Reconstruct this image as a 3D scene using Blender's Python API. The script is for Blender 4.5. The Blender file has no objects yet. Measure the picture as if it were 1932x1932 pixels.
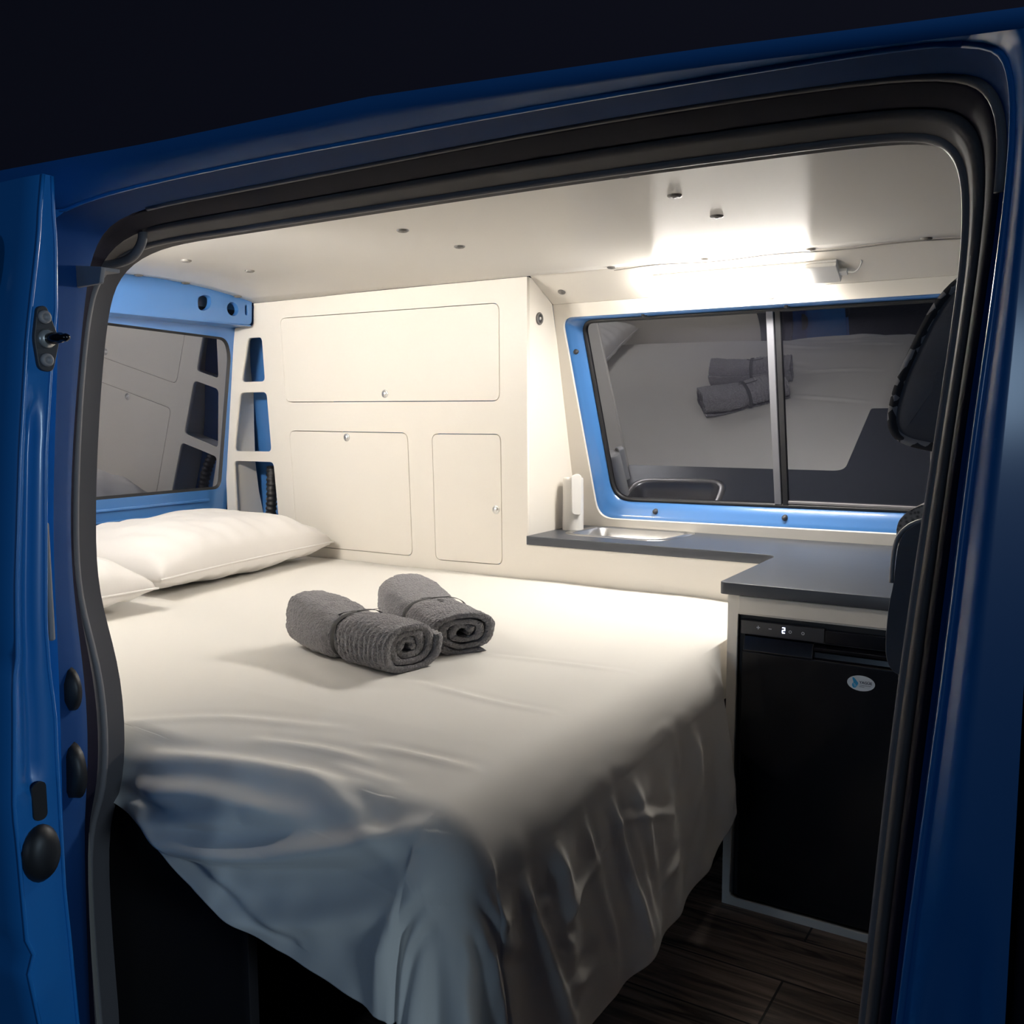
import bpy, bmesh, math, random
from mathutils import Vector, Matrix, Euler, noise
random.seed(7)
sc = bpy.context.scene
C = sc.collection
PI = math.pi

# ------------------------------------------------------------------ camera
cam_d = bpy.data.cameras.new('camera')
cam = bpy.data.objects.new('camera', cam_d); C.objects.link(cam)
YAW, PITCH, ROLL, FPX = 0.556268, -0.106730, -0.004193, 1766.43
_f = Vector((-math.sin(YAW)*math.cos(PITCH), math.cos(YAW)*math.cos(PITCH), math.sin(PITCH)))
_r = Vector((math.cos(YAW), math.sin(YAW), 0)); _u = _r.cross(_f)
_r2 = _r*math.cos(ROLL) + _u*math.sin(ROLL); _u2 = -_r*math.sin(ROLL) + _u*math.cos(ROLL)
m = Matrix((( _r2.x, _u2.x, -_f.x, 1.3322), (_r2.y, _u2.y, -_f.y, -2.2241), (_r2.z, _u2.z, -_f.z, 1.0349), (0, 0, 0, 1)))
cam.matrix_world = m
cam_d.sensor_fit = 'HORIZONTAL'; cam_d.sensor_width = 36.0
cam_d.lens = FPX/1932*36.0
cam_d.clip_start = 0.02; cam_d.clip_end = 100
sc.camera = cam

# ------------------------------------------------------------------ world, light, exposure
w = bpy.data.worlds.new('night'); sc.world = w; w.use_nodes = True
bg = w.node_tree.nodes['Background']
bg.inputs[0].default_value = (0.010, 0.016, 0.040, 1); bg.inputs[1].default_value = 0.35
def area(name, loc, target, size, power, col, sy=None):
    l = bpy.data.lights.new(name, 'AREA'); l.shape = 'RECTANGLE'; l.size = size; l.size_y = sy or size
    l.energy = power; l.color = col
    o = bpy.data.objects.new(name, l); C.objects.link(o); o.location = loc
    o.rotation_euler = (Vector(target)-Vector(loc)).to_track_quat('-Z', 'Y').to_euler()
    return o
# a cool street lamp standing off to the rear of the van
STREET = area('unseen_outdoor_light', (0.75, -7.6, 1.25), (0.7, -1.4, 0.6), 0.7, 22, (0.52, 0.74, 1.0))
# unseen fill light added ahead of the van to brighten the door edge
EDGE_FILL = area('unseen_outdoor_light', (4.8, -2.45, 1.40), (0.35, -1.64, 0.9), 0.8, 52, (0.62, 0.82, 1.0))
sc.view_settings.view_transform = 'Standard'
sc.view_settings.look = 'None'
sc.view_settings.exposure = 0.04
sc.view_settings.gamma = 1.0
sc.view_settings.use_curve_mapping = False
LAMP_STRENGTH = 126.0

# ------------------------------------------------------------------ materials
def mat(name, col, rough=0.5, metal=0.0, coat=0.0, spec=0.5, bump=None, var=None, sheen=0.0, aniso=None, emit=None, coat_rough=0.03, alpha=None, trans=0.0, ior=None):
    """bump=(scale,strength,dist[,stretch]) ; var=(scale,amount) colour variation of the thing itself"""
    M = bpy.data.materials.new(name); M.use_nodes = True
    nt = M.node_tree; b = nt.nodes['Principled BSDF']
    b.inputs['Base Color'].default_value = (*col, 1)
    b.inputs['Roughness'].default_value = rough
    b.inputs['Metallic'].default_value = metal
    b.inputs['Coat Weight'].default_value = coat
    b.inputs['Coat Roughness'].default_value = coat_rough
    b.inputs['Specular IOR Level'].default_value = spec
    b.inputs['Sheen Weight'].default_value = sheen
    if trans: b.inputs['Transmission Weight'].default_value = trans
    if ior: b.inputs['IOR'].default_value = ior
    tc = nt.nodes.new('ShaderNodeTexCoord')
    def noise_tex(scale, stretch=(1, 1, 1), detail=4):
        mp = nt.nodes.new('ShaderNodeMapping'); mp.inputs['Scale'].default_value = stretch
        n = nt.nodes.new('ShaderNodeTexNoise'); n.inputs['Scale'].default_value = scale; n.inputs['Detail'].default_value = detail
        nt.links.new(tc.outputs['Object'], mp.inputs[0]); nt.links.new(mp.outputs[0], n.inputs['Vector'])
        return n
    if bump:
        st = bump[3] if len(bump) > 3 else (1, 1, 1)
        n = noise_tex(bump[0], st)
        bp = nt.nodes.new('ShaderNodeBump'); bp.inputs['Strength'].default_value = bump[1]; bp.inputs['Distance'].default_value = bump[2]
        nt.links.new(n.outputs['Fac'], bp.inputs['Height']); nt.links.new(bp.outputs[0], b.inputs['Normal'])
    if var:
        n = noise_tex(var[0], var[2] if len(var) > 2 else (1, 1, 1))
        mx = nt.nodes.new('ShaderNodeMix'); mx.data_type = 'RGBA'
        k = var[1]
        mx.inputs[6].default_value = (*[c*(1-k) for c in col], 1); mx.inputs[7].default_value = (*[min(1, c*(1+k)) for c in col], 1)
        nt.links.new(n.outputs['Fac'], mx.inputs[0]); nt.links.new(mx.outputs[2], b.inputs['Base Color'])
    if aniso is not None:
        b.inputs['Anisotropic'].default_value = aniso[0]
        b.inputs['Anisotropic Rotation'].default_value = aniso[1]
        cv = nt.nodes.new('ShaderNodeCombineXYZ'); cv.inputs[0].default_value = 1.0
        nt.links.new(cv.outputs[0], b.inputs['Tangent'])
    if emit:
        b.inputs['Emission Color'].default_value = (*emit[0], 1); b.inputs['Emission Strength'].default_value = emit[1]
    return M

M_white   = mat('white_laminate', (0.80, 0.75, 0.675), 0.42, bump=(60, 0.04, 0.001), var=(3, 0.015))
M_edge    = mat('laminate_edge', (0.72, 0.67, 0.60), 0.5)
M_ceil    = mat('ceiling_laminate', (0.79, 0.755, 0.70), 0.38, spec=1.0, bump=(30, 0.05, 0.001, (0.6, 14, 1)), aniso=(1.0, 0.25))
M_blue_in = mat('blue_paint', (0.060, 0.200, 0.50), 0.35, coat=0.8, coat_rough=0.08)
M_blue    = mat('blue_body_paint', (0.010, 0.165, 0.50), 0.38, coat=0.5, coat_rough=0.14, bump=(5, 0.02, 0.004))
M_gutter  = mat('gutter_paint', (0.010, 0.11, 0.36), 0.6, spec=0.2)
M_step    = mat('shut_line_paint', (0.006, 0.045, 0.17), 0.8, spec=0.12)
M_roof    = mat('shade_darkened_roof', (0.028, 0.019, 0.034), 0.7, coat=0.25, coat_rough=0.3)  # near-black base colour stands in for night shade on the roof side
M_seal    = mat('grey_rubber', (0.085, 0.078, 0.082), 0.7, spec=0.3)
M_lip     = mat('grey_rubber_lip', (0.17, 0.16, 0.165), 0.55, spec=0.4)
M_sealdk  = mat('dark_jamb', (0.008, 0.007, 0.018), 0.8, spec=0.12)
M_carpet  = mat('textured_trim', (0.13, 0.13, 0.14), 0.9, bump=(500, 1.0, 0.003))
M_sheet   = mat('white_cotton', (0.78, 0.75, 0.70), 0.85, sheen=0.15, bump=(900, 0.05, 0.0006))
M_pillow  = mat('white_pillowcase', (0.80, 0.77, 0.745), 0.85, sheen=0.15, bump=(900, 0.05, 0.0006))
M_matt    = mat('mattress_ticking', (0.35, 0.35, 0.36), 0.9)
M_towel   = mat('grey_terry', (0.30, 0.29, 0.305), 0.95, sheen=0.35, bump=(260, 1.0, 0.008), var=(230, 0.35))
M_ribbon  = mat('grey_satin', (0.06, 0.06, 0.062), 0.85)
M_work    = mat('slate_laminate', (0.050, 0.055, 0.068), 0.36, bump=(40, 0.06, 0.001, (1, 1, 1)), var=(9, 0.12, (1, 5, 1)))
M_workedge= mat('slate_edge', (0.085, 0.09, 0.105), 0.35, var=(20, 0.25, (0.3, 1, 14)))
M_steel   = mat('brushed_steel', (0.46, 0.45, 0.44), 0.36, metal=1.0, bump=(80, 0.04, 0.0005, (1, 12, 1)))
M_chrome  = mat('chrome', (0.80, 0.79, 0.77), 0.32, metal=1.0)
M_wplast  = mat('white_plastic', (0.78, 0.76, 0.73), 0.3, coat=0.3)
M_black   = mat('black_gloss', (0.0035, 0.0035, 0.006), 0.22, coat=0.35, coat_rough=0.1)
M_blackp  = mat('black_plastic', (0.012, 0.012, 0.014), 0.5)
M_dgrey   = mat('dark_grey_plastic', (0.045, 0.045, 0.05), 0.5)
M_lgrey   = mat('light_grey_metal', (0.24, 0.225, 0.23), 0.5)
M_alu     = mat('aluminium', (0.62, 0.62, 0.60), 0.3, metal=0.7)
M_cap     = mat('grey_cap', (0.16, 0.15, 0.14), 0.45)
M_capw    = mat('pale_cap', (0.50, 0.46, 0.42), 0.45)
M_seat    = mat('grey_seat_cloth', (0.035, 0.042, 0.062), 0.65, sheen=0.4, bump=(300, 0.2, 0.001))
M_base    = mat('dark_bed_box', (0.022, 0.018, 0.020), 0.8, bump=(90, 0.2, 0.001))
M_asph    = mat('asphalt', (0.02, 0.02, 0.022), 0.95, bump=(60, 0.7, 0.01), var=(8, 0.3))
M_felt    = mat('dark_headliner', (0.03, 0.03, 0.032), 0.9)
M_emit    = mat('lamp_diffuser', (0.9, 0.9, 0.9), 0.4, emit=((1.0, 0.96, 0.89), LAMP_STRENGTH))
M_emit2   = mat('rear_lamp_diffuser', (0.9, 0.9, 0.9), 0.4, emit=((1.0, 0.96, 0.89), 235.0))
M_digit   = mat('lit_digit', (0.5, 0.6, 1), 0.4, emit=((0.62, 0.70, 1.0), 9.0))
M_print   = mat('pale_print', (0.55, 0.57, 0.62), 0.5)
M_stick   = mat('sticker_white', (0.62, 0.68, 0.74), 0.3)
M_stickb  = mat('sticker_blue', (0.03, 0.32, 0.62), 0.4)
M_stickd  = mat('sticker_ink', (0.015, 0.02, 0.06), 0.4)

def glass(name, body=(0.010, 0.010, 0.014), refl=0.2, see=0.06):
    """dark privacy glass: a mirror share, a little see-through, the rest tinted body"""
    M = bpy.data.materials.new(name); M.use_nodes = True; nt = M.node_tree
    for n in list(nt.nodes): nt.nodes.remove(n)
    out = nt.nodes.new('ShaderNodeOutputMaterial')
    g = nt.nodes.new('ShaderNodeBsdfGlossy'); g.inputs['Roughness'].default_value = 0.012; g.inputs['Color'].default_value = (0.84, 0.88, 1, 1)
    d = nt.nodes.new('ShaderNodeBsdfDiffuse'); d.inputs['Color'].default_value = (*body, 1)
    t = nt.nodes.new('ShaderNodeBsdfTransparent'); t.inputs['Color'].default_value = (0.5, 0.5, 0.5, 1)
    m1 = nt.nodes.new('ShaderNodeMixShader'); m1.inputs[0].default_value = see
    nt.links.new(d.outputs[0], m1.inputs[1]); nt.links.new(t.outputs[0], m1.inputs[2])
    fr = nt.nodes.new('ShaderNodeFresnel'); fr.inputs['IOR'].default_value = 1.5
    ad = nt.nodes.new('ShaderNodeMath'); ad.operation = 'ADD'; ad.inputs[1].default_value = refl; ad.use_clamp = True
    nt.links.new(fr.outputs[0], ad.inputs[0])
    m2 = nt.nodes.new('ShaderNodeMixShader'); nt.links.new(ad.outputs[0], m2.inputs[0])
    nt.links.new(m1.outputs[0], m2.inputs[1]); nt.links.new(g.outputs[0], m2.inputs[2])
    nt.links.new(m2.outputs[0], out.inputs[0])
    return M
M_glass = glass('tinted_glass', refl=0.13)
M_glassr = glass('rear_tinted_glass', refl=0.24)

def plank_mat():
    M = bpy.data.materials.new('vinyl_planks'); M.use_nodes = True; nt = M.node_tree; b = nt.nodes['Principled BSDF']
    tc = nt.nodes.new('ShaderNodeTexCoord')
    br = nt.nodes.new('ShaderNodeTexBrick'); br.inputs['Scale'].default_value = 1.0
    br.inputs['Brick Width'].default_value = 0.9; br.inputs['Row Height'].default_value = 0.15; br.inputs['Mortar Size'].default_value = 0.0022
    br.inputs['Color1'].default_value = (0.14, 0.115, 0.10, 1); br.inputs['Color2'].default_value = (0.22, 0.175, 0.15, 1); br.inputs['Mortar'].default_value = (0.012, 0.01, 0.01, 1)
    nt.links.new(tc.outputs['Object'], br.inputs['Vector'])
    mp = nt.nodes.new('ShaderNodeMapping'); mp.inputs['Scale'].default_value = (1.6, 17, 1)
    n = nt.nodes.new('ShaderNodeTexNoise'); n.inputs['Scale'].default_value = 2.2; n.inputs['Detail'].default_value = 8; n.inputs['Distortion'].default_value = 1.6
    nt.links.new(tc.outputs['Object'], mp.inputs[0]); nt.links.new(mp.outputs[0], n.inputs['Vector'])
    rp = nt.nodes.new('ShaderNodeValToRGB'); rp.color_ramp.elements[0].position = 0.33; rp.color_ramp.elements[0].color = (0.22, 0.19, 0.18, 1)
    rp.color_ramp.elements[1].position = 0.68; rp.color_ramp.elements[1].color = (1.9, 1.75, 1.6, 1)
    nt.links.new(n.outputs['Fac'], rp.inputs[0])
    mx = nt.nodes.new('ShaderNodeMix'); mx.data_type = 'RGBA'; mx.blend_type = 'MULTIPLY'; mx.inputs[0].default_value = 1.0
    nt.links.new(br.outputs['Color'], mx.inputs[6]); nt.links.new(rp.outputs[0], mx.inputs[7])
    nt.links.new(mx.outputs[2], b.inputs['Base Color']); b.inputs['Roughness'].default_value = 0.5
    bp = nt.nodes.new('ShaderNodeBump'); bp.inputs['Strength'].default_value = 0.3; bp.inputs['Distance'].default_value = 0.002
    nt.links.new(n.outputs['Fac'], bp.inputs['Height']); nt.links.new(bp.outputs[0], b.inputs['Normal'])
    return M
M_floor = plank_mat()

def camo_mat():
    M = bpy.data.materials.new('patterned_seat_piping'); M.use_nodes = True; nt = M.node_tree; b = nt.nodes['Principled BSDF']
    tc = nt.nodes.new('ShaderNodeTexCoord'); v = nt.nodes.new('ShaderNodeTexVoronoi'); v.inputs['Scale'].default_value = 75
    nt.links.new(tc.outputs['Object'], v.inputs['Vector'])
    rp = nt.nodes.new('ShaderNodeValToRGB'); rp.color_ramp.interpolation = 'CONSTANT'
    rp.color_ramp.elements[0].color = (0.02, 0.02, 0.025, 1); rp.color_ramp.elements[1].position = 0.55; rp.color_ramp.elements[1].color = (0.25, 0.24, 0.25, 1)
    sx = nt.nodes.new('ShaderNodeSeparateColor'); nt.links.new(v.outputs['Color'], sx.inputs[0]); nt.links.new(sx.outputs[0], rp.inputs[0])
    nt.links.new(rp.outputs[0], b.inputs['Base Color']); b.inputs['Roughness'].default_value = 0.85
    return M
M_camo = camo_mat()
def mesh_mat():
    M = bpy.data.materials.new('woven_seat_mesh'); M.use_nodes = True; nt = M.node_tree; b = nt.nodes['Principled BSDF']
    tc = nt.nodes.new('ShaderNodeTexCoord'); v = nt.nodes.new('ShaderNodeTexVoronoi'); v.inputs['Scale'].default_value = 190
    nt.links.new(tc.outputs['Object'], v.inputs['Vector'])
    rp = nt.nodes.new('ShaderNodeValToRGB'); rp.color_ramp.elements[0].color = (0.03, 0.03, 0.03, 1); rp.color_ramp.elements[1].position = 0.6; rp.color_ramp.elements[1].color = (0.34, 0.31, 0.29, 1)
    nt.links.new(v.outputs['Distance'], rp.inputs[0]); nt.links.new(rp.outputs[0], b.inputs['Base Color']); b.inputs['Roughness'].default_value = 0.85
    return M
M_mesh = mesh_mat()

# ------------------------------------------------------------------ helpers
def props(o, label=None, cat=None, group=None, kind=None):
    if label: o['label'] = label
    if cat: o['category'] = cat
    if group: o['group'] = group
    if kind: o['kind'] = kind
    return o
def empty(name, loc, label=None, cat=None, group=None, kind=None, rot=(0, 0, 0)):
    o = bpy.data.objects.new(name, None); C.objects.link(o); o.location = loc; o.rotation_euler = rot
    o.empty_display_size = 0.05
    return props(o, label, cat, group, kind)
def link(name, me, M, parent=None, smooth=True, world=True):
    """mesh data given in WORLD coordinates; kept in place when parented"""
    o = bpy.data.objects.new(name, me); C.objects.link(o)
    if M is not None:
        for mm in (M if isinstance(M, (list, tuple)) else [M]): me.materials.append(mm)
    if smooth:
        for p in me.polygons: p.use_smooth = True
    if parent is not None:
        o.parent = parent
        if world:
            bpy.context.view_layer.update()
            o.matrix_parent_inverse = parent.matrix_world.inverted()
    return o
def bm_obj(name, bm, M, parent=None, smooth=False, recalc=True):
    if recalc: bmesh.ops.recalc_face_normals(bm, faces=bm.faces)
    me = bpy.data.meshes.new(name); bm.to_mesh(me); bm.free()
    return link(name, me, M, parent, smooth)
def wn(o, width=0.0, seg=2, angle=35):
    if width:
        b = o.modifiers.new('bevel', 'BEVEL'); b.width = width; b.segments = seg; b.limit_method = 'ANGLE'; b.angle_limit = math.radians(angle)
        for p in o.data.polygons: p.use_smooth = True
        n = o.modifiers.new('wn', 'WEIGHTED_NORMAL'); n.keep_sharp = True
    return o
def box_bm(bm, lo, hi, M=None):
    vs = [bm.verts.new((x, y, z)) for x in (lo[0], hi[0]) for y in (lo[1], hi[1]) for z in (lo[2], hi[2])]
    if M is not None:
        for v in vs: v.co = M @ v.co
    for f in ((0, 1, 3, 2), (4, 6, 7, 5), (0, 4, 5, 1), (2, 3, 7, 6), (0, 2, 6, 4), (1, 5, 7, 3)):
        bm.faces.new([vs[i] for i in f])
def box(name, lo, hi, M, parent=None, bev=0.002, mtx=None):
    bm = bmesh.new(); box_bm(bm, lo, hi, mtx)
    return wn(bm_obj(name, bm, M, parent), bev)
def frame(origin, ex, ey):
    ex = Vector(ex).normalized(); ey = Vector(ey).normalized(); ez = ex.cross(ey).normalized(); ey = ez.cross(ex)
    o = Vector(origin)
    return Matrix(((ex.x, ey.x, ez.x, o.x), (ex.y, ey.y, ez.y, o.y), (ex.z, ey.z, ez.z, o.z), (0, 0, 0, 1)))
def rpoly(pts, r, seg=6):
    """round the corners of a polygon; r a number or a list"""
    n = len(pts); out = []
    for i in range(n):
        p = Vector(pts[i]); a = Vector(pts[i-1]); b = Vector(pts[(i+1) % n])
        ri = r[i] if isinstance(r, (list, tuple)) else r
        da = (a-p); db = (b-p)
        if ri <= 0: out.append((p.x, p.y)); continue
        ri2 = min(ri, da.length*0.49, db.length*0.49)
        p1 = p+da.normalized()*ri2; p2 = p+db.normalized()*ri2
        for k in range(seg+1):
            t = k/seg; q = p1*(1-t)**2+p*2*t*(1-t)+p2*t*t
            out.append((q.x, q.y))
    return out
def rrect(x0, y0, x1, y1, r, seg=6): return rpoly([(x0, y0), (x1, y0), (x1, y1), (x0, y1)], r, seg)
def circ(cx, cy, r, n=20, ry=None): return [(cx+r*math.cos(2*PI*k/n), cy+(ry or r)*math.sin(2*PI*k/n)) for k in range(n)]
def plate(name, outer, holes, t, mtx, M, parent=None, bev=0.0, smooth=False):
    """flat plate with holes; local z runs 0..t"""
    cu = bpy.data.curves.new(name, 'CURVE'); cu.dimensions = '2D'; cu.fill_mode = 'BOTH'
    cu.extrude = t/2; cu.bevel_depth = bev; cu.bevel_resolution = 2; cu.offset = -bev
    for loop in [outer]+list(holes):
        sp = cu.splines.new('POLY'); sp.points.add(len(loop)-1); sp.use_cyclic_u = True
        for i, (x, y) in enumerate(loop): sp.points[i].co = (x, y, 0, 1)
    tmp = bpy.data.objects.new('tmp', cu); C.objects.link(tmp)
    dg = bpy.context.evaluated_depsgraph_get(); dg.update()
    me = bpy.data.meshes.new_from_object(tmp.evaluated_get(dg))
    bpy.data.objects.remove(tmp); bpy.data.curves.remove(cu)
    me.name = name
    bm = bmesh.new(); bm.from_mesh(me); bmesh.ops.remove_doubles(bm, verts=bm.verts, dist=1e-5)
    for v in bm.verts: v.co = mtx @ (v.co+Vector((0, 0, t/2)))
    bm.to_mesh(me); bm.free(); me.materials.clear()
    return link(name, me, M, parent, smooth)
def tube_bm(bm, pts, r, n=10, closed=False, cap=True):
    pts = [Vector(p) for p in pts]; N = len(pts); rings = []
    prev = None
    for i, p in enumerate(pts):
        a = pts[(i-1) % N] if (closed or i > 0) else p; b = pts[(i+1) % N] if (closed or i < N-1) else p
        t = (b-a).normalized()
        if prev is None:
            up = Vector((0, 0, 1)) if abs(t.z) < 0.9 else Vector((1, 0, 0))
            u = t.cross(up).normalized()
        else: u = (prev-t*prev.dot(t)).normalized()
        prev = u; v = t.cross(u)
        ri = r[i] if isinstance(r, (list, tuple)) else r
        rings.append([bm.verts.new(p+u*(ri*math.cos(2*PI*k/n))+v*(ri*math.sin(2*PI*k/n))) for k in range(n)])
    for i in range(N if closed else N-1):
        A = rings[i]; B = rings[(i+1) % N]
        for k in range(n): bm.faces.new((A[k], A[(k+1) % n], B[(k+1) % n], B[k]))
    if cap and not closed:
        bm.faces.new(rings[0][::-1]); bm.faces.new(rings[-1])
def tube(name, pts, r, M, parent=None, n=10, closed=False):
    bm = bmesh.new(); tube_bm(bm, pts, r, n, closed); return bm_obj(name, bm, M, parent, True)
def lathe(name, prof, mtx, M, parent=None, n=24, smooth=True):
    """prof: (radius, height) list around local z"""
    bm = bmesh.new(); rings = []
    for r, h in prof:
        if r < 1e-6: rings.append([bm.verts.new(mtx @ Vector((0, 0, h)))])
        else: rings.append([bm.verts.new(mtx @ Vector((r*math.cos(2*PI*k/n), r*math.sin(2*PI*k/n), h))) for k in range(n)])
    for A, B in zip(rings, rings[1:]):
        if len(A) == 1 and len(B) == 1: continue
        for k in range(n):
            if len(A) == 1: bm.faces.new((A[0], B[k], B[(k+1) % n]))
            elif len(B) == 1: bm.faces.new((A[k], A[(k+1) % n], B[0]))
            else: bm.faces.new((A[k], A[(k+1) % n], B[(k+1) % n], B[k]))
    return bm_obj(name, bm, M, parent, smooth)
def catmull(P, sub=5):
    P = [Vector(p) for p in P]; out = []
    for i in range(len(P)-1):
        p0 = P[max(i-1, 0)]; p1 = P[i]; p2 = P[i+1]; p3 = P[min(i+2, len(P)-1)]
        for k in range(sub):
            t = k/sub
            out.append(0.5*((2*p1)+(p2-p0)*t+(2*p0-5*p1+4*p2-p3)*t*t+(3*p1-p0-3*p2+p3)*t**3))
    out.append(P[-1]); return out
def grid_mesh(name, rows, M, parent=None, smooth=True, closed_u=False):
    bm = bmesh.new(); V = [[bm.verts.new(p) for p in r] for r in rows]
    for i in range(len(V)-1):
        n = len(V[i])
        for k in range(n if closed_u else n-1):
            bm.faces.new((V[i][k], V[i][(k+1) % n], V[i+1][(k+1) % n], V[i+1][k]))
    return bm_obj(name, bm, M, parent, smooth)
def solid(o, t, off=0):
    s = o.modifiers.new('solid', 'SOLIDIFY'); s.thickness = t; s.offset = off; return o

# ================================================================== THE VAN (setting)
def ceil_z(x, y):
    k = min(1, max(0, (-x-0.45)/0.5)); k = k*k*(3-2*k)
    bow = -0.005+0.037*(1-((y+0.42)/0.42)**2) if y > -0.84 else -0.005+0.037*(1-1.0)
    return 1.400+k*max(-0.01, bow)

# ceiling panel
rows = []
xs = [-1.052]+[-1.0+0.1*i for i in range(24)]; ys = [0.0-0.06*i for i in range(22)]
for x in xs: rows.append([(x, y, ceil_z(x, y)) for y in ys])
ceil = grid_mesh('ceiling', rows, M_ceil); solid(ceil, 0.012, -1 if ceil.data.polygons[0].normal.z < 0 else 1); props(ceil, kind='structure')
ceil.modifiers['solid'].thickness = 0.010
fl = box('floor', (-1.3, -1.36, -0.03), (2.1, 0.40, 0.0), M_floor, bev=0); props(fl, kind='structure')

# far wall: valance panel under the ceiling, white surround with the window cut-out, blue frame, glass
TL = 0.243
def wy(z): return 0.143+(1.337-z)*TL
wall = empty('wall_far', (0.5, 0.14, 1.0), kind='structure')
Nw = Vector((0, -1, -TL)).normalized()
# in-plane frame: ex = +x, ey = up the plane ; normal faces the room
MW = frame((0, wy(1.337), 1.337), (1, 0, 0), (0, -TL, 1)); # ez = ex x ey
def wl(z): return (z-1.337)*math.sqrt(1+TL*TL)
zt = Vector((MW[0][2], MW[1][2], MW[2][2]))  # plate thickness direction (into the room: -y)
outer = [(0.0, wl(0.66)), (1.75, wl(0.66)), (1.75, wl(1.337)), (0.0, wl(1.337))]
op = rpoly([(0.072, wl(0.714)), (1.06, wl(0.722)), (1.06, wl(1.300)), (0.024, wl(1.300))], [0.05, 0.05, 0.05, 0.035], 8)
plate('window_surround', outer, [op], 0.010, MW @ Matrix.Translation((0, 0, -0.010)), M_white, wall)
bm = bmesh.new()
P = [(0, 0.012, 1.404), (1.75, 0.012, 1.404), (1.75, 0.143, 1.337), (0, 0.143, 1.337)]
a = [bm.verts.new(p) for p in P]; b = [bm.verts.new((p[0], p[1]+0.006, p[2]+0.012)) for p in P]
bm.faces.new(a); bm.faces.new(b[::-1])
for i in range(4): bm.faces.new((a[i], b[i], b[(i+1) % 4], a[(i+1) % 4]))
wn(bm_obj('valance_panel', bm, M_white, wall), 0.0015)
# blue pressed-steel frame seen through the cut-out: flange ring with an inner return
def ring(pts, off, dz): 
    c = Vector((sum(p[0] for p in pts)/len(pts), sum(p[1] for p in pts)/len(pts)))
    return pts
gl = rpoly([(0.108, wl(0.757)), (1.00, wl(0.765)), (1.045, wl(1.283)), (0.062, wl(1.283))], [0.06, 0.05, 0.05, 0.04], 8)
win = empty('window_1', (0.55, 0.25, 1.0), kind='structure')
def loop_on(pts, depth): return [MW @ Vector((x, y, -depth)) for x, y in pts]
def scale_loop(pts, d):
    out = []; n = len(pts)
    for i in range(n):
        p = Vector(pts[i]); t = (Vector(pts[(i+1) % n])-Vector(pts[i-1])); nrm = Vector((t.y, -t.x)).normalized()
        out.append((p.x+nrm.x*d, p.y+nrm.y*d))
    return out
rings = [loop_on(scale_loop(op, 0.06), 0.012), loop_on(scale_loop(op, -0.004), 0.012), loop_on(scale_loop(op, -0.010), 0.018), 
         loop_on([(a[0]*0.45+b[0]*0.55, a[1]*0.45+b[1]*0.55) for a, b in zip(op, gl)], 0.024),
         loop_on(scale_loop(gl, 0.008), 0.036), loop_on(scale_loop(gl, 0.002), 0.044), loop_on(scale_loop(gl, -0.001), 0.052)]
grid_mesh('frame', [r_+[r_[0]] for r_ in rings], M_blue_in, win)
rub = [loop_on(scale_loop(gl, d), z) for d, z in ((0.002, 0.045), (-0.004, 0.042), (-0.009, 0.047), (-0.009, 0.053))]
grid_mesh('rubber_gasket', [r_+[r_[0]] for r_ in rub], M_blackp, win)
plate('glass', scale_loop(gl, 0.01), [], 0.004, MW @ Matrix.Translation((0, 0, -0.056)), M_glass, win)
# sliding light: vertical rails and a bottom rail
def wbar(name, x0, x1, z0, z1, d0, d1, M, bev=0.001):
    return box(name, (x0, wl(z0), -d1), (x1, wl(z1), -d0), M, win, bev, MW)
M_rail = mat('pale_rail', (0.17, 0.17, 0.19), 0.4)
wbar('pane_rail', 0.596, 0.614, 0.77, 1.278, 0.042, 0.052, M_rail)
wbar('pane_rail', 0.618, 0.632, 0.763, 1.28, 0.044, 0.052, M_blackp)
wbar('bottom_track', 0.62, 1.0, 0.772, 0.779, 0.045, 0.052, M_lgrey)
# far wall beyond (body steel behind the furniture and the cab) 
bw = grid_mesh('body_panel', [[(x, 0.10+0.35*min(1, (1.40-z)/0.75)**0.8 if z > 0.65 else 0.45, z) for z in [-0.05, 0.2, 0.4, 0.62, 0.75, 0.9, 1.0, 1.1, 1.2, 1.3, 1.40]] for x in (-1.25, -1.1, -0.9, -0.5, -0.01)], M_blue_in, wall)
grid_mesh('lower_panel', [[(x, 0.43, z) for z in (-0.05, 0.3, 0.70)] for x in (-0.02, 1.0, 1.75)], M_white, wall)

# rear wall: blue rear door with its window, ribs, and the rear beam
rear = empty('wall_rear', (-1.16, -0.6, 0.7), kind='structure')
XR = -1.16
MR = frame((-1.215-0.8*0.13, 0, 0), (0, 1, 0), (0.13, 0, 1))      # ex=+y, ey=up the door, ez into the van
gr = rpoly([(-1.25, 0.783), (-0.022, 0.783), (-0.008, 1.24), (-0.030, 1.293), (-1.20, 1.335)], [0.04, 0.03, 0.03, 0.03, 0.05], 6)
plate('door_skin', [(-1.42, -0.05), (0.008, -0.05), (0.008, 1.43), (-1.42, 1.43)], [scale_loop(gr, 0.002)], 0.02, MR @ Matrix.Translation((0, 0, -0.02)), M_blue_in, rear)
for k, (z0, z1, d) in enumerate([(1.328, 1.338, 0.012), (1.345, 1.36, 0.020), (0.735, 0.745, 0.006), (0.70, 0.706, 0.006)]):
    xq = -1.215+(z0-0.8)*0.13; box('rib', (xq, -1.40, z0), (xq+d, -0.07, z1), M_blue_in, rear, 0.004)
w2 = empty('window_2', (XR, -0.6, 1.0), kind='structure')
plate('glass', scale_loop(gr, 0.006), [], 0.004, MR @ Matrix.Translation((0, 0, -0.014)), M_glassr, w2)
g0 = [MR @ Vector((x, y, -0.001)) for x, y in scale_loop(gr, 0.003)]; g1 = [MR @ Vector((x, y, -0.010)) for x, y in scale_loop(gr, -0.006)]
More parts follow.
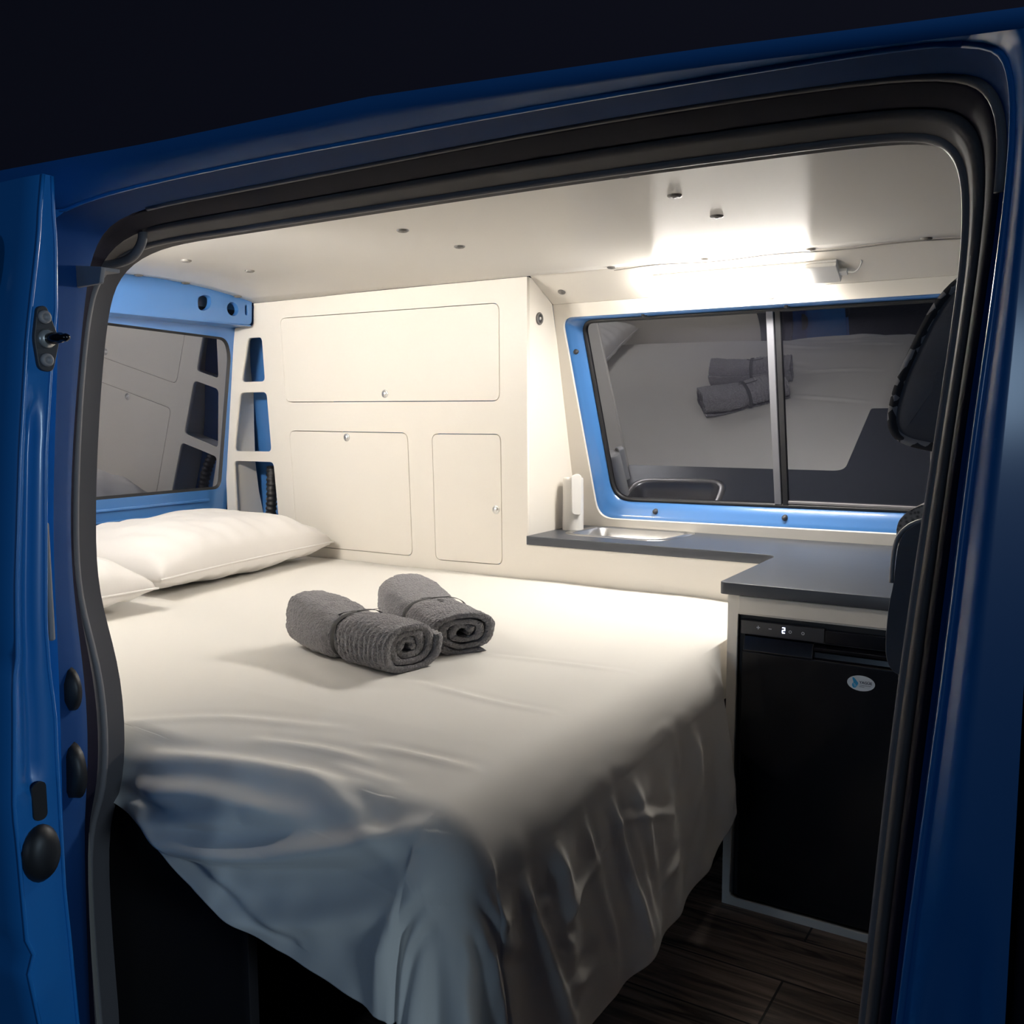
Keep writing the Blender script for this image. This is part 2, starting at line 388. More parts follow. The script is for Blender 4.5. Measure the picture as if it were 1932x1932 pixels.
grid_mesh('gasket', [g0+[g0[0]], g1+[g1[0]]], M_blackp, w2)
# beam above the door, facing forward, with pressed holes
def beam_z(y): return ceil_z(-1.05, y)+0.002
MB_ = frame((-1.05, 0, 0), (0, 1, 0), (0, 0, 1))
outl = [(-1.35, 1.318)]+[(-0.04, 1.322), (-0.016, 1.345)]+[(y, beam_z(y)) for y in (-0.012, -0.1, -0.2, -0.3, -0.4, -0.5, -0.6, -0.75, -1.0, -1.35)]
outl = outl[:1]+rpoly([outl[0], (-0.016, 1.322), (-0.012, 1.39), (-1.35, 1.40)], [0, 0.018, 0, 0], 6)[1:8]+outl[3:]
slot = rpoly([(-0.232, 1.352), (-0.200, 1.352), (-0.180, 1.372), (-0.180, 1.398), (-0.200, 1.402), (-0.232, 1.392)], 0.014, 4)
h2 = circ(-0.094, 1.367, 0.024, 20, 0.022)
h3 = rrect(-0.043, 1.352, -0.031, 1.386, 0.006)
plate('rear_beam', outl, [slot, h2, h3], 0.003, MB_, M_blue_in, rear)
for hl in (slot, h2, h3):
    a_ = [MB_ @ Vector((x, y, 0.001)) for x, y in hl]; b_ = [MB_ @ Vector((x*0.93+sum(p[0] for p in hl)/len(hl)*0.07, y*0.93+sum(p[1] for p in hl)/len(hl)*0.07, -0.014)) for x, y in hl]
    grid_mesh('hole_flange', [a_+[a_[0]], b_+[b_[0]]], M_blue_in, rear)
box('beam_underside', (-1.16, -1.35, 1.318), (-1.049, -0.018, 1.322), M_blue_in, rear, 0.001)
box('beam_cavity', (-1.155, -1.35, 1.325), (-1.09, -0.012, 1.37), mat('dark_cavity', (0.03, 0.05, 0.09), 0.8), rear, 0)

# ------------------------------------------------------------------ near side: door opening
L0 = [(0.060,-1.400,0.091), (0.051,-1.400,0.384), (0.104,-1.400,0.471), (0.112,-1.400,0.642), (0.064,-1.400,0.763), (0.069,-1.400,0.897), (0.073,-1.390,1.027), (0.072,-1.370,1.157), (0.080,-1.350,1.238), (0.152,-1.330,1.275), (0.273,-1.310,1.283), (0.553,-1.300,1.287), (0.849,-1.300,1.287), (1.076,-1.300,1.283), (1.187,-1.310,1.276), (1.220,-1.330,1.252), (1.233,-1.350,1.218), (1.237,-1.370,1.152), (1.228,-1.390,1.032), (1.218,-1.410,0.905), (1.206,-1.410,0.774), (1.195,-1.410,0.603), (1.188,-1.410,0.500)]
L1 = [ (0.127,-1.470,0.151), (0.140,-1.470,0.438), (0.159,-1.470,0.520), (0.169,-1.470,0.636), (0.146,-1.470,0.782), (0.146,-1.470,0.892), (0.152,-1.460,1.021), (0.169,-1.450,1.148), (0.187,-1.440,1.231), (0.228,-1.430,1.290), (0.403,-1.420,1.298), (0.656,-1.420,1.300), (0.889,-1.420,1.302), (1.108,-1.420,1.297), (1.225,-1.430,1.285), (1.257,-1.440,1.261), (1.266,-1.450,1.220), (1.262,-1.460,1.138), (1.252,-1.470,1.025), (1.244,-1.470,0.915), (1.236,-1.470,0.804), (1.224,-1.470,0.641), (1.218,-1.470,0.547) ]
L2 = [ (0.199,-1.530,0.212), (0.198,-1.530,0.461), (0.201,-1.530,0.535), (0.209,-1.530,0.680), (0.211,-1.530,0.799), (0.216,-1.530,0.902), (0.232,-1.530,1.022), (0.234,-1.520,1.140), (0.224,-1.510,1.232), (0.203,-1.500,1.290), (0.499,-1.500,1.299), (0.724,-1.500,1.297), (0.902,-1.500,1.295), (1.130,-1.500,1.289), (1.250,-1.500,1.282), (1.272,-1.505,1.258), (1.277,-1.510,1.212), (1.273,-1.520,1.123), (1.264,-1.520,1.018), (1.257,-1.520,0.916), (1.250,-1.520,0.818), (1.238,-1.520,0.669), (1.232,-1.520,0.581) ]
def sm(L, s=5):
    P = catmull(L, s)
    for it in range(7): P = [P[0]]+[(P[i-1]+P[i]*2+P[i+1])/4 for i in range(1, len(P)-1)]+[P[-1]]
    return P
S0, S1, S2 = sm(L0), sm(L1), sm(L2)
# extend to the sill
def ext(Sx, z=-0.12):
    a = Sx[0].copy(); a.z = z; b = Sx[-1].copy(); b.z = z; b.x -= 0.01
    return [a]+Sx+[b]
S0, S1, S2 = ext(S0), ext(S1), ext(S2)
near = empty('wall_near', (0.7, -1.5, 0), kind='structure')
def lerp_loop(A, B, t, dy=0): return [a.lerp(b, t)+Vector((0, dy, 0)) for a, b in zip(A, B)]
# grey door seal: rounded lip + soft channel
lip = [S0, lerp_loop(S0, S1, 0.05, -0.010), lerp_loop(S0, S1, 0.20, -0.018), lerp_loop(S0, S1, 0.42, -0.012), lerp_loop(S0, S1, 0.50, 0.0)]
seal = empty('trim_1', (0.2, -1.42, 0.1), kind='structure')
grid_mesh('door_seal', [[p for p in L] for L in [lerp_loop(S0, S0, 0, 0.03)]+lip], M_seal, seal)
tube('seal_lip', [p+Vector((0, -0.004, 0)) for p in S0], 0.0055, M_lip, seal, 8)
jam = [lerp_loop(S0, S1, 0.48, 0.002), lerp_loop(S0, S1, 0.62, -0.012), lerp_loop(S0, S1, 0.82, -0.014), lerp_loop(S0, S1, 0.97, -0.004), S1]
grid_mesh('inner_jamb', jam, M_sealdk, near)
tube('jamb_bead', [S1[i]+Vector((0, -0.002, 0)) for i in range(48, 84)], 0.004, M_lip, near, 8)
# blue step
nS = len(S1)
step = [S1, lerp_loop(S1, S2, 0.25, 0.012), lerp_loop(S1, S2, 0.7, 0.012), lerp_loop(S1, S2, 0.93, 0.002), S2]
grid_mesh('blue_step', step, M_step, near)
# outer body skin around the opening (top strip, right panel with pressed recess, left panel)
iTL = 1+9*5; iTR = 1+14*5
topL2 = S2[iTL:iTR+1]
def z3(x):
    pts = [(-1.4, 1.335), (0.16, 1.322), (0.463, 1.312), (0.758, 1.307), (1.063, 1.287), (1.21, 1.275), (1.30, 1.268), (2.2, 1.20)]
    for (x0, z0), (x1, z1) in zip(pts, pts[1:]):
        if x <= x1: return z0+(z1-z0)*(x-x0)/(x1-x0)
    return pts[-1][1]
T0 = [Vector((x, -1.515, 1.290)) for x in (-1.3, -0.7, 0.0, 0.17)]+[p.copy() for p in topL2]+[Vector((1.31, -1.50, 1.272)), Vector((1.6, -1.50, 1.25)), Vector((2.2, -1.50, 1.2))]
def tr(dy, dz): return [Vector((p.x, -1.54+dy, z3(p.x)+dz)) for p in T0]
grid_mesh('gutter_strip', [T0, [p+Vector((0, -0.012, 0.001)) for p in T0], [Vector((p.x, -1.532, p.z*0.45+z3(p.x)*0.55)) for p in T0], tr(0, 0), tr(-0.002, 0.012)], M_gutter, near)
tube('gutter_edge', [p+Vector((0, -0.002, 0)) for p in T0[3:-3]], 0.0028, M_blue, near, 8)
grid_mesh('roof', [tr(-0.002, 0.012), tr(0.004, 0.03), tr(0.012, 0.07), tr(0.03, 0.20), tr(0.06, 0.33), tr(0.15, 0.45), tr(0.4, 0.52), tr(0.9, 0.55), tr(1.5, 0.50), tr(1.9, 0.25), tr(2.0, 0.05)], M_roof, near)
# right panel
R0 = S2[iTR:]
rows = []
K = 10
for p in R0:
    row = []
    for k in range(K+1):
        t = k/K; x = p.x+(1.301-p.x)*t; y = p.y+(-1.54-p.y)*min(1, t*3); z = p.z
        if t > 0: z = p.z
        if 0.30 < z < 0.70:
            d = (min(1, (0.70-z)/0.10)); lx = (x-1.268)/0.022
            y += 0.016*max(0, 1-lx*lx)*max(0, d)**0.7
        row.append((x, y, z))
    rows.append(row)
grid_mesh('pillar_panel', rows, M_blue, near)
grid_mesh('pillar_return', [[(1.301, -1.54, z), (1.303, -1.50, z), (1.320, -1.50, z)] for z in (-0.12, 0.5, 1.0, 1.27)], M_sealdk, near, False)
tube('pillar_bead', [p+Vector((0, -0.001, 0)) for p in S2[iTR:]], 0.003, M_blue, near, 8)
# left panel beside the opening, behind the open sliding door
Lf = S2[:iTL+1]
grid_mesh('quarter_panel', [[(p.x, p.y, p.z), (p.x-0.012, p.y-0.012, p.z), (p.x-0.05, -1.545, p.z), (-0.6, -1.555, p.z), (-1.3, -1.53, p.z)] for p in Lf], M_blue, near)
# inside face of the near wall, behind the pillar (rearwards)
grid_mesh('inner_panel', [[(x, -1.36-0.05*min(1, (1.4-z)/0.5), z) for z in (0, 0.5, 0.9, 1.2, 1.40)] for x in (-1.16, -0.5, 0.0, 0.07)], M_white, near)
grid_mesh('header_panel', [[(-1.16, -1.25, 1.40), (0.1, -1.25, 1.40), (1.3, -1.25, 1.40)], [(-1.16, -1.30, 1.30), (0.1, -1.30, 1.30), (1.3, -1.275, 1.30)]], M_felt, near)
# textured trim edge just inside the rear pillar seal
tt = empty('trim_2', (0.1, -1.38, 0.3), kind='structure')
E0 = sm([(0.036, -1.390, 0.250), (0.036, -1.390, 0.385), (0.088, -1.390, 0.470), (0.096, -1.388, 0.642), (0.071, -1.386, 0.710), (0.050, -1.385, 0.763), (0.054, -1.385, 0.895), (0.058, -1.378, 1.027), (0.060, -1.360, 1.157), (0.076, -1.340, 1.235)])
grid_mesh('carpet_edge', [[p+Vector((-0.05, 0.012, 0)) for p in E0], [p+Vector((-0.004, 0.016, 0)) for p in E0], [p+Vector((0.004, 0.008, 0)) for p in E0], [p+Vector((0.002, -0.004, 0)) for p in E0], [p+Vector((-0.03, -0.02, 0)) for p in E0]], M_carpet, tt)
# floor sill
sill = box('door_sill', (0.05, -1.53, -0.14), (1.30, -1.36, -0.002), M_blackp, near, 0.01)
# front door skin past the gap
fd = empty('door_2', (1.35, -1.56, 0), kind='structure')
grid_mesh('door_skin', [[(x, -1.545-0.02*math.sin(min(1, max(0, (z+0.2)/1.2))*PI*0.5)+(0.05*max(0, z-0.95)), z) for z in (-0.35, 0.0, 0.3, 0.6, 0.9, 1.1, 1.24)] for x in (1.325, 1.34, 1.6, 2.2, 3.0)], M_blue, fd)
grid_mesh('door_edge', [[(1.325, -1.545-0.02*math.sin(min(1, max(0, (z+0.2)/1.2))*PI*0.5)+(0.05*max(0, z-0.95)), z) for z in (-0.35, 0.0, 0.3, 0.6, 0.9, 1.1, 1.24)], [(1.327, -1.50, z) for z in (-0.35, 0.0, 0.3, 0.6, 0.9, 1.1, 1.24)]], M_sealdk, fd)

# things fixed to the rear jamb: black striker pocket, latch catch
pk = empty('door_latch', (0.19, -1.50, 0.56), 'black catch with pale metal tongues low on the rear door jamb', 'latch')
lathe('housing', [(0.0, 0.0), (0.034, 0.0), (0.030, 0.012), (0.022, 0.016), (0, 0.016)], frame((0.195, -1.505, 0.560), (1, 0, 0.0), (0, 0.0, 1)) @ Matrix.Diagonal((0.75, 1.15, 1, 1)), M_blackp, pk)
box('tongue', (0.158, -1.530, 0.566), (0.192, -1.515, 0.578), M_lgrey, pk, 0.002)
box('tongue', (0.160, -1.532, 0.540), (0.196, -1.515, 0.546), M_lgrey, pk, 0.002)
po = empty('rubber_stop', (0.19, -1.50, 0.67), 'black rubber stop on the blue jamb above the latch catch', 'rubber stop')
lathe('pad', [(0.0, 0.0), (0.030, 0.0), (0.028, 0.008), (0.016, 0.016), (0, 0.017)], frame((0.195, -1.505, 0.672), (1, 0, 0.0), (0, 0.0, 1)) @ Matrix.Diagonal((0.8, 1.0, 1, 1)), M_blackp, po)

# ------------------------------------------------------------------ sliding door, slid open to the rear
OUT=[(-1.603,1.292),(-1.609,1.252),(-1.612,1.225),(-1.631,1.118),(-1.646,0.996),(-1.660,0.848),(-1.664,0.772),(-1.669,0.747),(-1.671,0.709),(-1.678,0.603),(-1.676,0.566),(-1.673,0.447),(-1.663,0.425),(-1.673,0.413),(-1.664,0.346),(-1.654,0.244),(-1.645,-0.1),(-1.62,-0.33)]
INN=[(-1.593,1.292),(-1.594,1.252),(-1.593,1.225),(-1.597,1.15),(-1.606,1.09),(-1.618,0.995),(-1.622,0.934),(-1.630,0.80),(-1.629,0.75),(-1.625,0.696),(-1.626,0.65),(-1.626,0.564),(-1.626,0.488),(-1.623,0.428),(-1.619,0.32),(-1.612,0.215),(-1.60,-0.1),(-1.58,-0.33)]
def resample(L, zs):
    out = []
    for z in zs:
        for (y0, z0), (y1, z1) in zip(L, L[1:]):
            if z1 <= z <= z0+1e-9:
                t = 0 if abs(z0-z1) < 1e-6 else (z0-z)/(z0-z1); out.append((y0+(y1-y0)*t, z)); break
        else: out.append(L[-1])
    return out
ZS = [1.292-0.02*i for i in range(82)]
ZS = [z for z in ZS if z > -0.33]
O_ = resample(OUT, ZS); I_ = resample(INN, ZS)
XD = 0.35
sd = empty('door_1', (0.0, -1.65, -0.2), kind='structure')
grid_mesh('outer_skin', [[(x, y-dy+(0.004 if (0.765 < z < 0.78) else 0), z) for y, z in O_] for x, dy in ((XD, 0), (XD-0.006, 0.003), (XD-0.03, 0.005), (0.1, 0.006), (-0.3, 0.006), (-0.9, 0.0))], M_blue, sd)
def ew(t, z):   # pressed channel along the door edge
    g = 0.010*math.exp(-((t-0.42)/0.22)**2) if 0.62 < z < 1.04 else 0.0
    return g
grid_mesh('front_edge', [[(XD+0.001-ew(t, z), o[0]+(i[0]-o[0])*t, z) for o, i, z in zip(O_, I_, ZS)] for t in (0, 0.08, 0.2, 0.3, 0.4, 0.5, 0.6, 0.75, 0.9, 1.0)], M_blue, sd)
grid_mesh('inner_skin', [[(x, y, z) for y, z in I_] for x in (XD+0.001, 0.1, -0.3, -0.9)], M_blue, sd)
tube('edge_bead', [(XD+0.001, y, z) for y, z in O_], 0.0022, M_blue, sd, 8)
tube('edge_bead', [(XD+0.001, y, z) for y, z in I_], 0.0022, M_blue, sd, 8)
bm = bmesh.new(); box_bm(bm, (-0.9, -1.603, 1.285), (XD, -1.593, 1.293)); bm_obj('top_cap', bm, M_blue, sd)
Mdw = frame((0.0, -1.6235, 1.235), (1, 0, 0), (0, 0.150, 1.0))
plate('window', rpoly([(-0.45, -0.36), (0.215, -0.36), (0.300, -0.05), (0.296, 0.0), (-0.45, 0.008)], [0.05, 0.04, 0.03, 0.03, 0.05]), [], 0.004, Mdw @ Matrix.Translation((0, 0, 0.002)), M_black, sd, 0.0008)
plate('slot', rrect(-0.008, -0.022, 0.008, 0.022, 0.008), [], 0.003, frame((XD+0.001, -1.650, 0.605), (0, 1, 0), (0, 0.05, 1)), M_blackp, sd)
lathe('rubber_buffer', [(0, 0), (0.022, 0), (0.022, 0.004), (0.018, 0.012), (0.010, 0.016), (0, 0.017)], frame((XD, -1.652, 0.545), (0, 1, 0), (0, 0, 1)) @ Matrix.Diagonal((1.0, 1.5, 1, 1)), M_blackp, sd)
box('edge_strip', (XD-0.03, -1.623, 0.78), (XD-0.002, -1.616, 0.915), M_lgrey, sd, 0.003)
# locating pin on the door edge
pin = empty('locating_pin', (XD, -1.615, 1.11)); pin.parent = sd; bpy.context.view_layer.update(); pin.matrix_parent_inverse = sd.matrix_world.inverted()
Mp = frame((XD+0.001, -1.613, 1.116), (0, 1, 0), (0, -0.12, 1))
plate('pin_base', rpoly([(-0.010, -0.034), (0.006, -0.036), (0.016, 0.0), (0.002, 0.036), (-0.008, 0.034), (-0.014, 0.0)], 0.007), [], 0.004, Mp, M_dgrey, pin, 0.001)
for s in (-0.023, 0.023):
    lathe('bolt', [(0, 0), (0.0075, 0), (0.007, 0.005), (0.004, 0.006), (0.003, 0.004), (0, 0.004)], Mp @ Matrix.Translation((-0.002, s, 0.004)), M_lgrey, pin)
lathe('boss', [(0, 0), (0.011, 0), (0.009, 0.006), (0, 0.007)], Mp @ Matrix.Translation((0.0, 0, 0.004)), M_alu, pin)
lathe('peg', [(0.0055, 0), (0.0065, 0.010), (0.0055, 0.024), (0.004, 0.027), (0.0045, 0.032), (0.003, 0.036), (0, 0.037)], Mp @ Matrix.Translation((0.0, 0, 0.008)), M_black, pin)

# roller arm of the door in the top rail
ra = empty('roller_arm', (0.15, -1.45, 1.22), 'grey metal roller arm of the sliding door under the roof rail', 'door arm')
plate('bracket', rpoly([(0.150, 1.230), (0.262, 1.218), (0.256, 1.198), (0.195, 1.196), (0.174, 1.186), (0.150, 1.140), (0.140, 1.19)], [0.002, 0.003, 0.003, 0.004, 0.008, 0.002, 0.002]), [], 0.005, frame((0, -1.470, 0), (1, 0, 0), (0, 0, 1)), M_lgrey, ra, 0.0006)
box('gusset', (0.150, -1.475, 1.214), (0.256, -1.445, 1.219), M_lgrey, ra, 0.001)
box('web', (0.186, -1.478, 1.198), (0.190, -1.455, 1.222), M_dgrey, ra, 0.001)
gl_ = empty('guide_loop', (0.1, -1.36, 1.25), 'dark grey bent rod loop hanging under the roof rail, rear corner of doorway', 'guide loop')
tube('rod', catmull([(0.030, -1.39, 1.243), (0.09, -1.385, 1.243), (0.150, -1.378, 1.243), (0.187, -1.375, 1.250), (0.205, -1.372, 1.268), (0.204, -1.368, 1.292)], 6), 0.0065, M_lip, gl_, 12)

# ground outside
g = box('ground', (-8, -12, -0.52), (9, 6, -0.5), M_asph, bev=0); props(g, kind='structure')
# cab beyond: dark floor riser and dashboard wall
cab = empty('wall_front', (1.9, -0.6, 0), kind='structure')
box('bulkhead', (2.1, -1.45, -0.05), (2.14, 0.45, 1.40), M_felt, cab, 0)

# ================================================================== THINGS
# ------------------------------------------------------------------ storage cabinet on the far wall
MC = frame((0, 0, 0), (1, 0, 0), (0, 0, 1))      # ex=+x, ey=+z, ez=-y (towards the door)
cb = empty('storage_cabinet', (-0.6, 0.0, 0.0), 'tall white wall cabinet with three flush doors and ladder-like side openings', 'cabinet')
def czt(x): return ceil_z(x, 0.0)-0.001
front = [(0.0, 0.0), (0.0, czt(0))]+[(x, czt(x)) for x in (-0.3, -0.6, -0.8, -0.95, -1.052)]
front += rpoly([(-1.052, 1.386), (-1.056, 1.322), (-1.145, 1.318), (-1.206, 0.97), (-1.214, 0.86), (-1.214, 0.62), (-1.19, 0.0)], [0, 0.014, 0.006, 0.1, 0.05, 0.02, 0], 4)[1:]
D1 = rrect(-0.934, 1.068, -0.089, 1.337, 0.022); D1 = rpoly([(-0.918, 1.068), (-0.089, 1.064), (-0.089, 1.336), (-0.934, 1.340)], 0.024)
D2 = rpoly([(-0.885, 0.600), (-0.405, 0.600), (-0.417, 0.974), (-0.907, 0.977)], 0.024)
D3 = rpoly([(-0.320, 0.596), (-0.083, 0.600), (-0.086, 0.973), (-0.328, 0.972)], 0.022)
H1 = rpoly([(-1.126, 1.138), (-1.011, 1.138), (-1.019, 1.283), (-1.086, 1.283)], [0.016, 0.016, 0.016, 0.012])
H2 = rpoly([(-1.172, 0.904), (-0.991, 0.906), (-1.005, 1.103), (-1.133, 1.103)], 0.018)
H3 = rpoly([(-1.170, 0.575), (-0.958, 0.575), (-0.983, 0.872), (-1.174, 0.872)], 0.018)
G = 0.0022
plate('front_panel', front, [D1, D2, D3, H1, H2, H3], 0.014, MC @ Matrix.Translation((0, 0, -0.014)), M_white, cb)
KN = {}
def cab_door(pts, kx, kz):
    d = plate('door', scale_loop(pts, -G), [], 0.0125, MC @ Matrix.Translation((0, 0, -0.013)), M_white, cb, 0.0008)
    lathe('push_knob', [(0.0125, 0.0), (0.0125, 0.0015), (0.0105, 0.003), (0.0095, 0.0022), (0.009, 0.004), (0.0065, 0.0062), (0, 0.0068)], MC @ Matrix.Translation((kx, kz, -0.0005)), M_chrome, d)
    return d
cab_door(D1, -0.502, 1.090); cab_door(D2, -0.659, 0.957); cab_door(D3, -0.104, 0.758)
bm = bmesh.new()
side = [(0.014, 0.0), (0.014, 1.398), (0.03, 1.398), (0.140, 1.338), (wy(1.06)+0.005, 1.06), (wy(0.69)+0.01, 0.69), (wy(0.69)+0.01, 0.0)]
bm.free()
plate('side_panel', side, [], 0.014, frame((0, 0, 0), (0, 1, 0), (0, 0, 1)) @ Matrix.Translation((0, 0, -0.014)), M_white, cb)
# closing panel behind the ladder openings: its back edge follows the body side
clo = [(0.014, 0.0), (0.014, 1.31)]+[(a, b) for a, b in [(0.118, 1.31), (0.125, 1.288), (0.112, 1.22), (0.107, 1.144), (0.103, 1.0), (0.103, 0.865), (0.115, 0.76), (0.143, 0.635), (0.16, 0.55), (0.18, 0.0)]]
plate('closing_panel', clo, [], 0.010, frame((-1.19, 0, 0), (0, 1, 0), (0, 0, 1)), M_white, cb)
plate('divider', [(0.014, 0.0), (0.014, 1.38), (0.10, 1.38), (0.30, 0.9), (0.40, 0.55), (0.40, 0.0)], [], 0.010, frame((-0.93, 0, 0), (0, 1, 0), (0, 0, 1)), M_white, cb)
for z in (1.12, 0.888):
    box('shelf', (-1.18, 0.014, z-0.006), (-0.93, 0.105, z+0.004), M_white, cb, 0.0005)
# strip and seam line below the doors
# body steel seen through the openings
grid_mesh('pillar_panel', [[(x, 0.115+0.10*max(0, (0.9-z))+0.02*math.sin(z*9), z) for z in [0.4+0.05*i for i in range(20)]] for x in (-1.30, -1.21, -1.15, -1.10, -1.02, -0.935)], M_blue_in, bpy.data.objects['wall_far'])
hz = catmull([(-1.07, 0.075, 0.85), (-1.062, 0.065, 0.80), (-1.060, 0.06, 0.74), (-1.068, 0.06, 0.68), (-1.085, 0.06, 0.62), (-1.09, 0.06, 0.58)], 12)
rad = [0.0175+0.0022*math.sin(i*1.9) for i in range(len(hz))]
hose = tube('corrugated_hose', hz, rad, M_blackp, None, 16); props(hose, 'black corrugated hose seen through the lowest ladder opening', 'hose')
hk = lathe('hose_clip', [(0, 0), (0.016, 0), (0.014, 0.02), (0, 0.022)], frame((-1.125, 0.08, 0.635), (1, 0, 0), (0, 0.3, 1)), M_black, None); props(hk, 'small black plastic clip beside foot of corrugated hose', 'clip')
# round reading-light / socket on the cabinet side
sk = empty('round_socket', (0.0, 0.065, 1.292), 'round chrome-ringed dark socket on the side face of white cabinet', 'socket')
Ms = frame((0.0, 0.065, 1.292), (0, 1, 0), (0, 0, 1))
lathe('ring', [(0.017, 0.0), (0.0175, 0.003), (0.015, 0.0055), (0.0125, 0.005), (0.012, 0.002)], Ms, M_cap, sk)
lathe('face', [(0.012, 0.0), (0.012, 0.003), (0.006, 0.0035), (0, 0.0035)], Ms, M_dgrey, sk)
lathe('stud', [(0.0045, 0.003), (0.004, 0.006), (0, 0.007)], Ms, M_chrome, sk)

# ------------------------------------------------------------------ worktop, sink, tap
zw = 0.689; tw_ = 0.022
xp, yf, xR = 0.700, -0.412, 1.55
def ybk(): return wy(zw)-0.001
lpoly = rpoly([(-0.002, -0.006), (xp, -0.006), (xp, yf), (xR, yf), (xR, ybk()), (0.001, ybk())], [0.006, 0.035, 0.012, 0.01, 0, 0])
sinkhole = rpoly([(0.072, 0.098), (0.352, 0.088), (0.372, 0.288), (0.085, 0.285)], [0.05, 0.05, 0.04, 0.04])
wt = empty('worktop', (0.9, -0.1, zw-tw_), 'slate grey L-shaped worktop with rounded front corner, holding steel sink', 'worktop')
plate('slab', lpoly, [sinkhole], tw_, frame((0, 0, zw-tw_), (1, 0, 0), (0, 1, 0)), [M_work], wt, 0.0012)
sk_ = empty('sink', (0.21, 0.19, zw), 'shallow stainless steel sink set in grey worktop under the window', 'sink')
bm = bmesh.new()
def srow(d, z): return [bm.verts.new((x, y, z)) for x, y in scale_loop(sinkhole, d)]
R_ = [srow(0.022, zw+0.0004), srow(0.021, zw+0.0022), srow(0.012, zw+0.0032), srow(0.003, zw+0.0028), srow(-0.003, zw-0.002), srow(-0.010, zw-0.05), srow(-0.016, zw-0.085), srow(-0.035, zw-0.098)]
for A, B in zip(R_, R_[1:]):
    n = len(A)
    for k in range(n): bm.faces.new((A[k], A[(k+1) % n], B[(k+1) % n], B[k]))
bm.faces.new(R_[-1])
bm_obj('bowl', bm, M_steel, sk_, True)
lathe('drain', [(0.022, 0), (0.022, 0.002), (0.016, 0.002), (0.014, -0.002), (0, -0.002)], Matrix.Translation((0.21, 0.19, zw-0.0975)), M_chrome, sk_)
tp = empty('folding_tap', (0.052, 0.185, zw), 'white cylindrical folding tap standing behind the left end of sink', 'tap')
def oval(cx, cy, rx, ry, n=28): return [(cx+rx*math.copysign(abs(math.cos(2*PI*k/n))**0.85, math.cos(2*PI*k/n)), cy+ry*math.copysign(abs(math.sin(2*PI*k/n))**0.85, math.sin(2*PI*k/n))) for k in range(n)]
rows = []
for z, s in ((0, 0.97), (0.003, 1.0), (0.05, 1.0), (0.10, 0.985), (0.146, 0.965), (0.1525, 0.94), (0.1545, 0.88)):
    rows.append([(x, y, zw+z) for x, y in oval(0.045, 0.185, 0.030*s, 0.028*s)])
ob = grid_mesh('body', rows, M_wplast, tp, closed_u=True)
bm = bmesh.new(); bm.from_mesh(ob.data); bm.edges.ensure_lookup_table(); bmesh.ops.holes_fill(bm, edges=bm.edges[:]); bm.to_mesh(ob.data); bm.free()
Mt = frame((0.058, 0.162, zw), (0.80, 0.60, 0), (0, 0, 1))
plate('folded_spout', rpoly([(-0.006, 0.050), (0.020, 0.048), (0.022, 0.162), (0.010, 0.168), (-0.008, 0.160)], [0.010, 0.006, 0.008, 0.006, 0.004]), [], 0.014, Mt @ Matrix.Translation((0, 0, -0.002)), M_wplast, tp, 0.002)

# ------------------------------------------------------------------ kitchen unit with fridge
ku = empty('kitchen_unit', (0.9, -0.38, 0.0), 'white base unit framing the black fridge, drawer front on top', 'cabinet')
yk = -0.392
plate('gable', [(yk+0.002, 0.0), (yk+0.002, zw-tw_-0.0005), (0.40, zw-tw_-0.0005), (0.40, 0.0)], [], 0.016, frame((0.7115, 0, 0), (0, 1, 0), (0, 0, 1)), M_white, ku)
fr_out = rpoly([(0.712, 0.0), (1.50, 0.0), (1.50, 0.667), (0.712, 0.667)], 0)
fr_in = rpoly([(0.727, 0.016), (1.21, 0.016), (1.21, 0.624), (0.733, 0.624)], [0.014, 0.004, 0.0, 0.0])
plate('face_frame', fr_out, [fr_in], 0.012, frame((0, yk, 0), (1, 0, 0), (0, 0, 1)) @ Matrix.Translation((0, 0, -0.012)), M_white, ku)
box('drawer_front', (0.736, yk-0.006, 0.628), (1.206, yk, 0.6625), M_white, ku, 0.0015)
fp = plate('lower_front', [(-0.0, 0.0), (0.711, 0.0), (0.711, zw-tw_-0.0005), (0.0, zw-tw_-0.0005)], [], 0.012, MC @ Matrix.Translation((0, 0, -0.012)), M_white, ku)
fg = empty('fridge', (0.95, -0.36, 0.02), 'black compact fridge with small control panel, built under the grey worktop', 'fridge')
fx0, fx1 = 0.742, 1.20
box('body', (0.732, yk+0.016, 0.017), (1.208, 0.05, 0.622), M_blackp, fg, 0.002)
yd = yk+0.004
# door with recessed grip zone at top: profile in y-z, split into left lip and right scoop
def fdoor(name, x0, x1, prof):
    bm = bmesh.new(); A = [bm.verts.new((x0, y, z)) for y, z in prof]; B = [bm.verts.new((x1, y, z)) for y, z in prof]
    n = len(prof)
    for i in range(n): bm.faces.new((A[i], A[(i+1) % n], B[(i+1) % n], B[i]))
    bm.faces.new(A); bm.faces.new(B[::-1]); o = bm_obj(name, bm, M_black, fg); return wn(o, 0.0025, 3)
fdoor('door', fx0, fx1, [(yd, 0.022), (yd, 0.548), (yd+0.010, 0.552), (yd+0.014, 0.552), (yd+0.016, 0.022)])
fdoor('handle_lip', fx0+0.002, 0.884, [(yd, 0.546), (yd-0.001, 0.552), (yd+0.006, 0.578), (yd+0.010, 0.582), (yd+0.014, 0.58), (yd+0.014, 0.546)])
fdoor('handle_lip', 0.8845, fx1, [(yd+0.001, 0.547), (yd+0.008, 0.549), (yd+0.010, 0.562), (yd+0.003, 0.566), (yd+0.002, 0.572), (yd+0.012, 0.580), (yd+0.015, 0.58), (yd+0.015, 0.547)])
M_panel = mat('panel_grey', (0.035, 0.035, 0.04), 0.35)
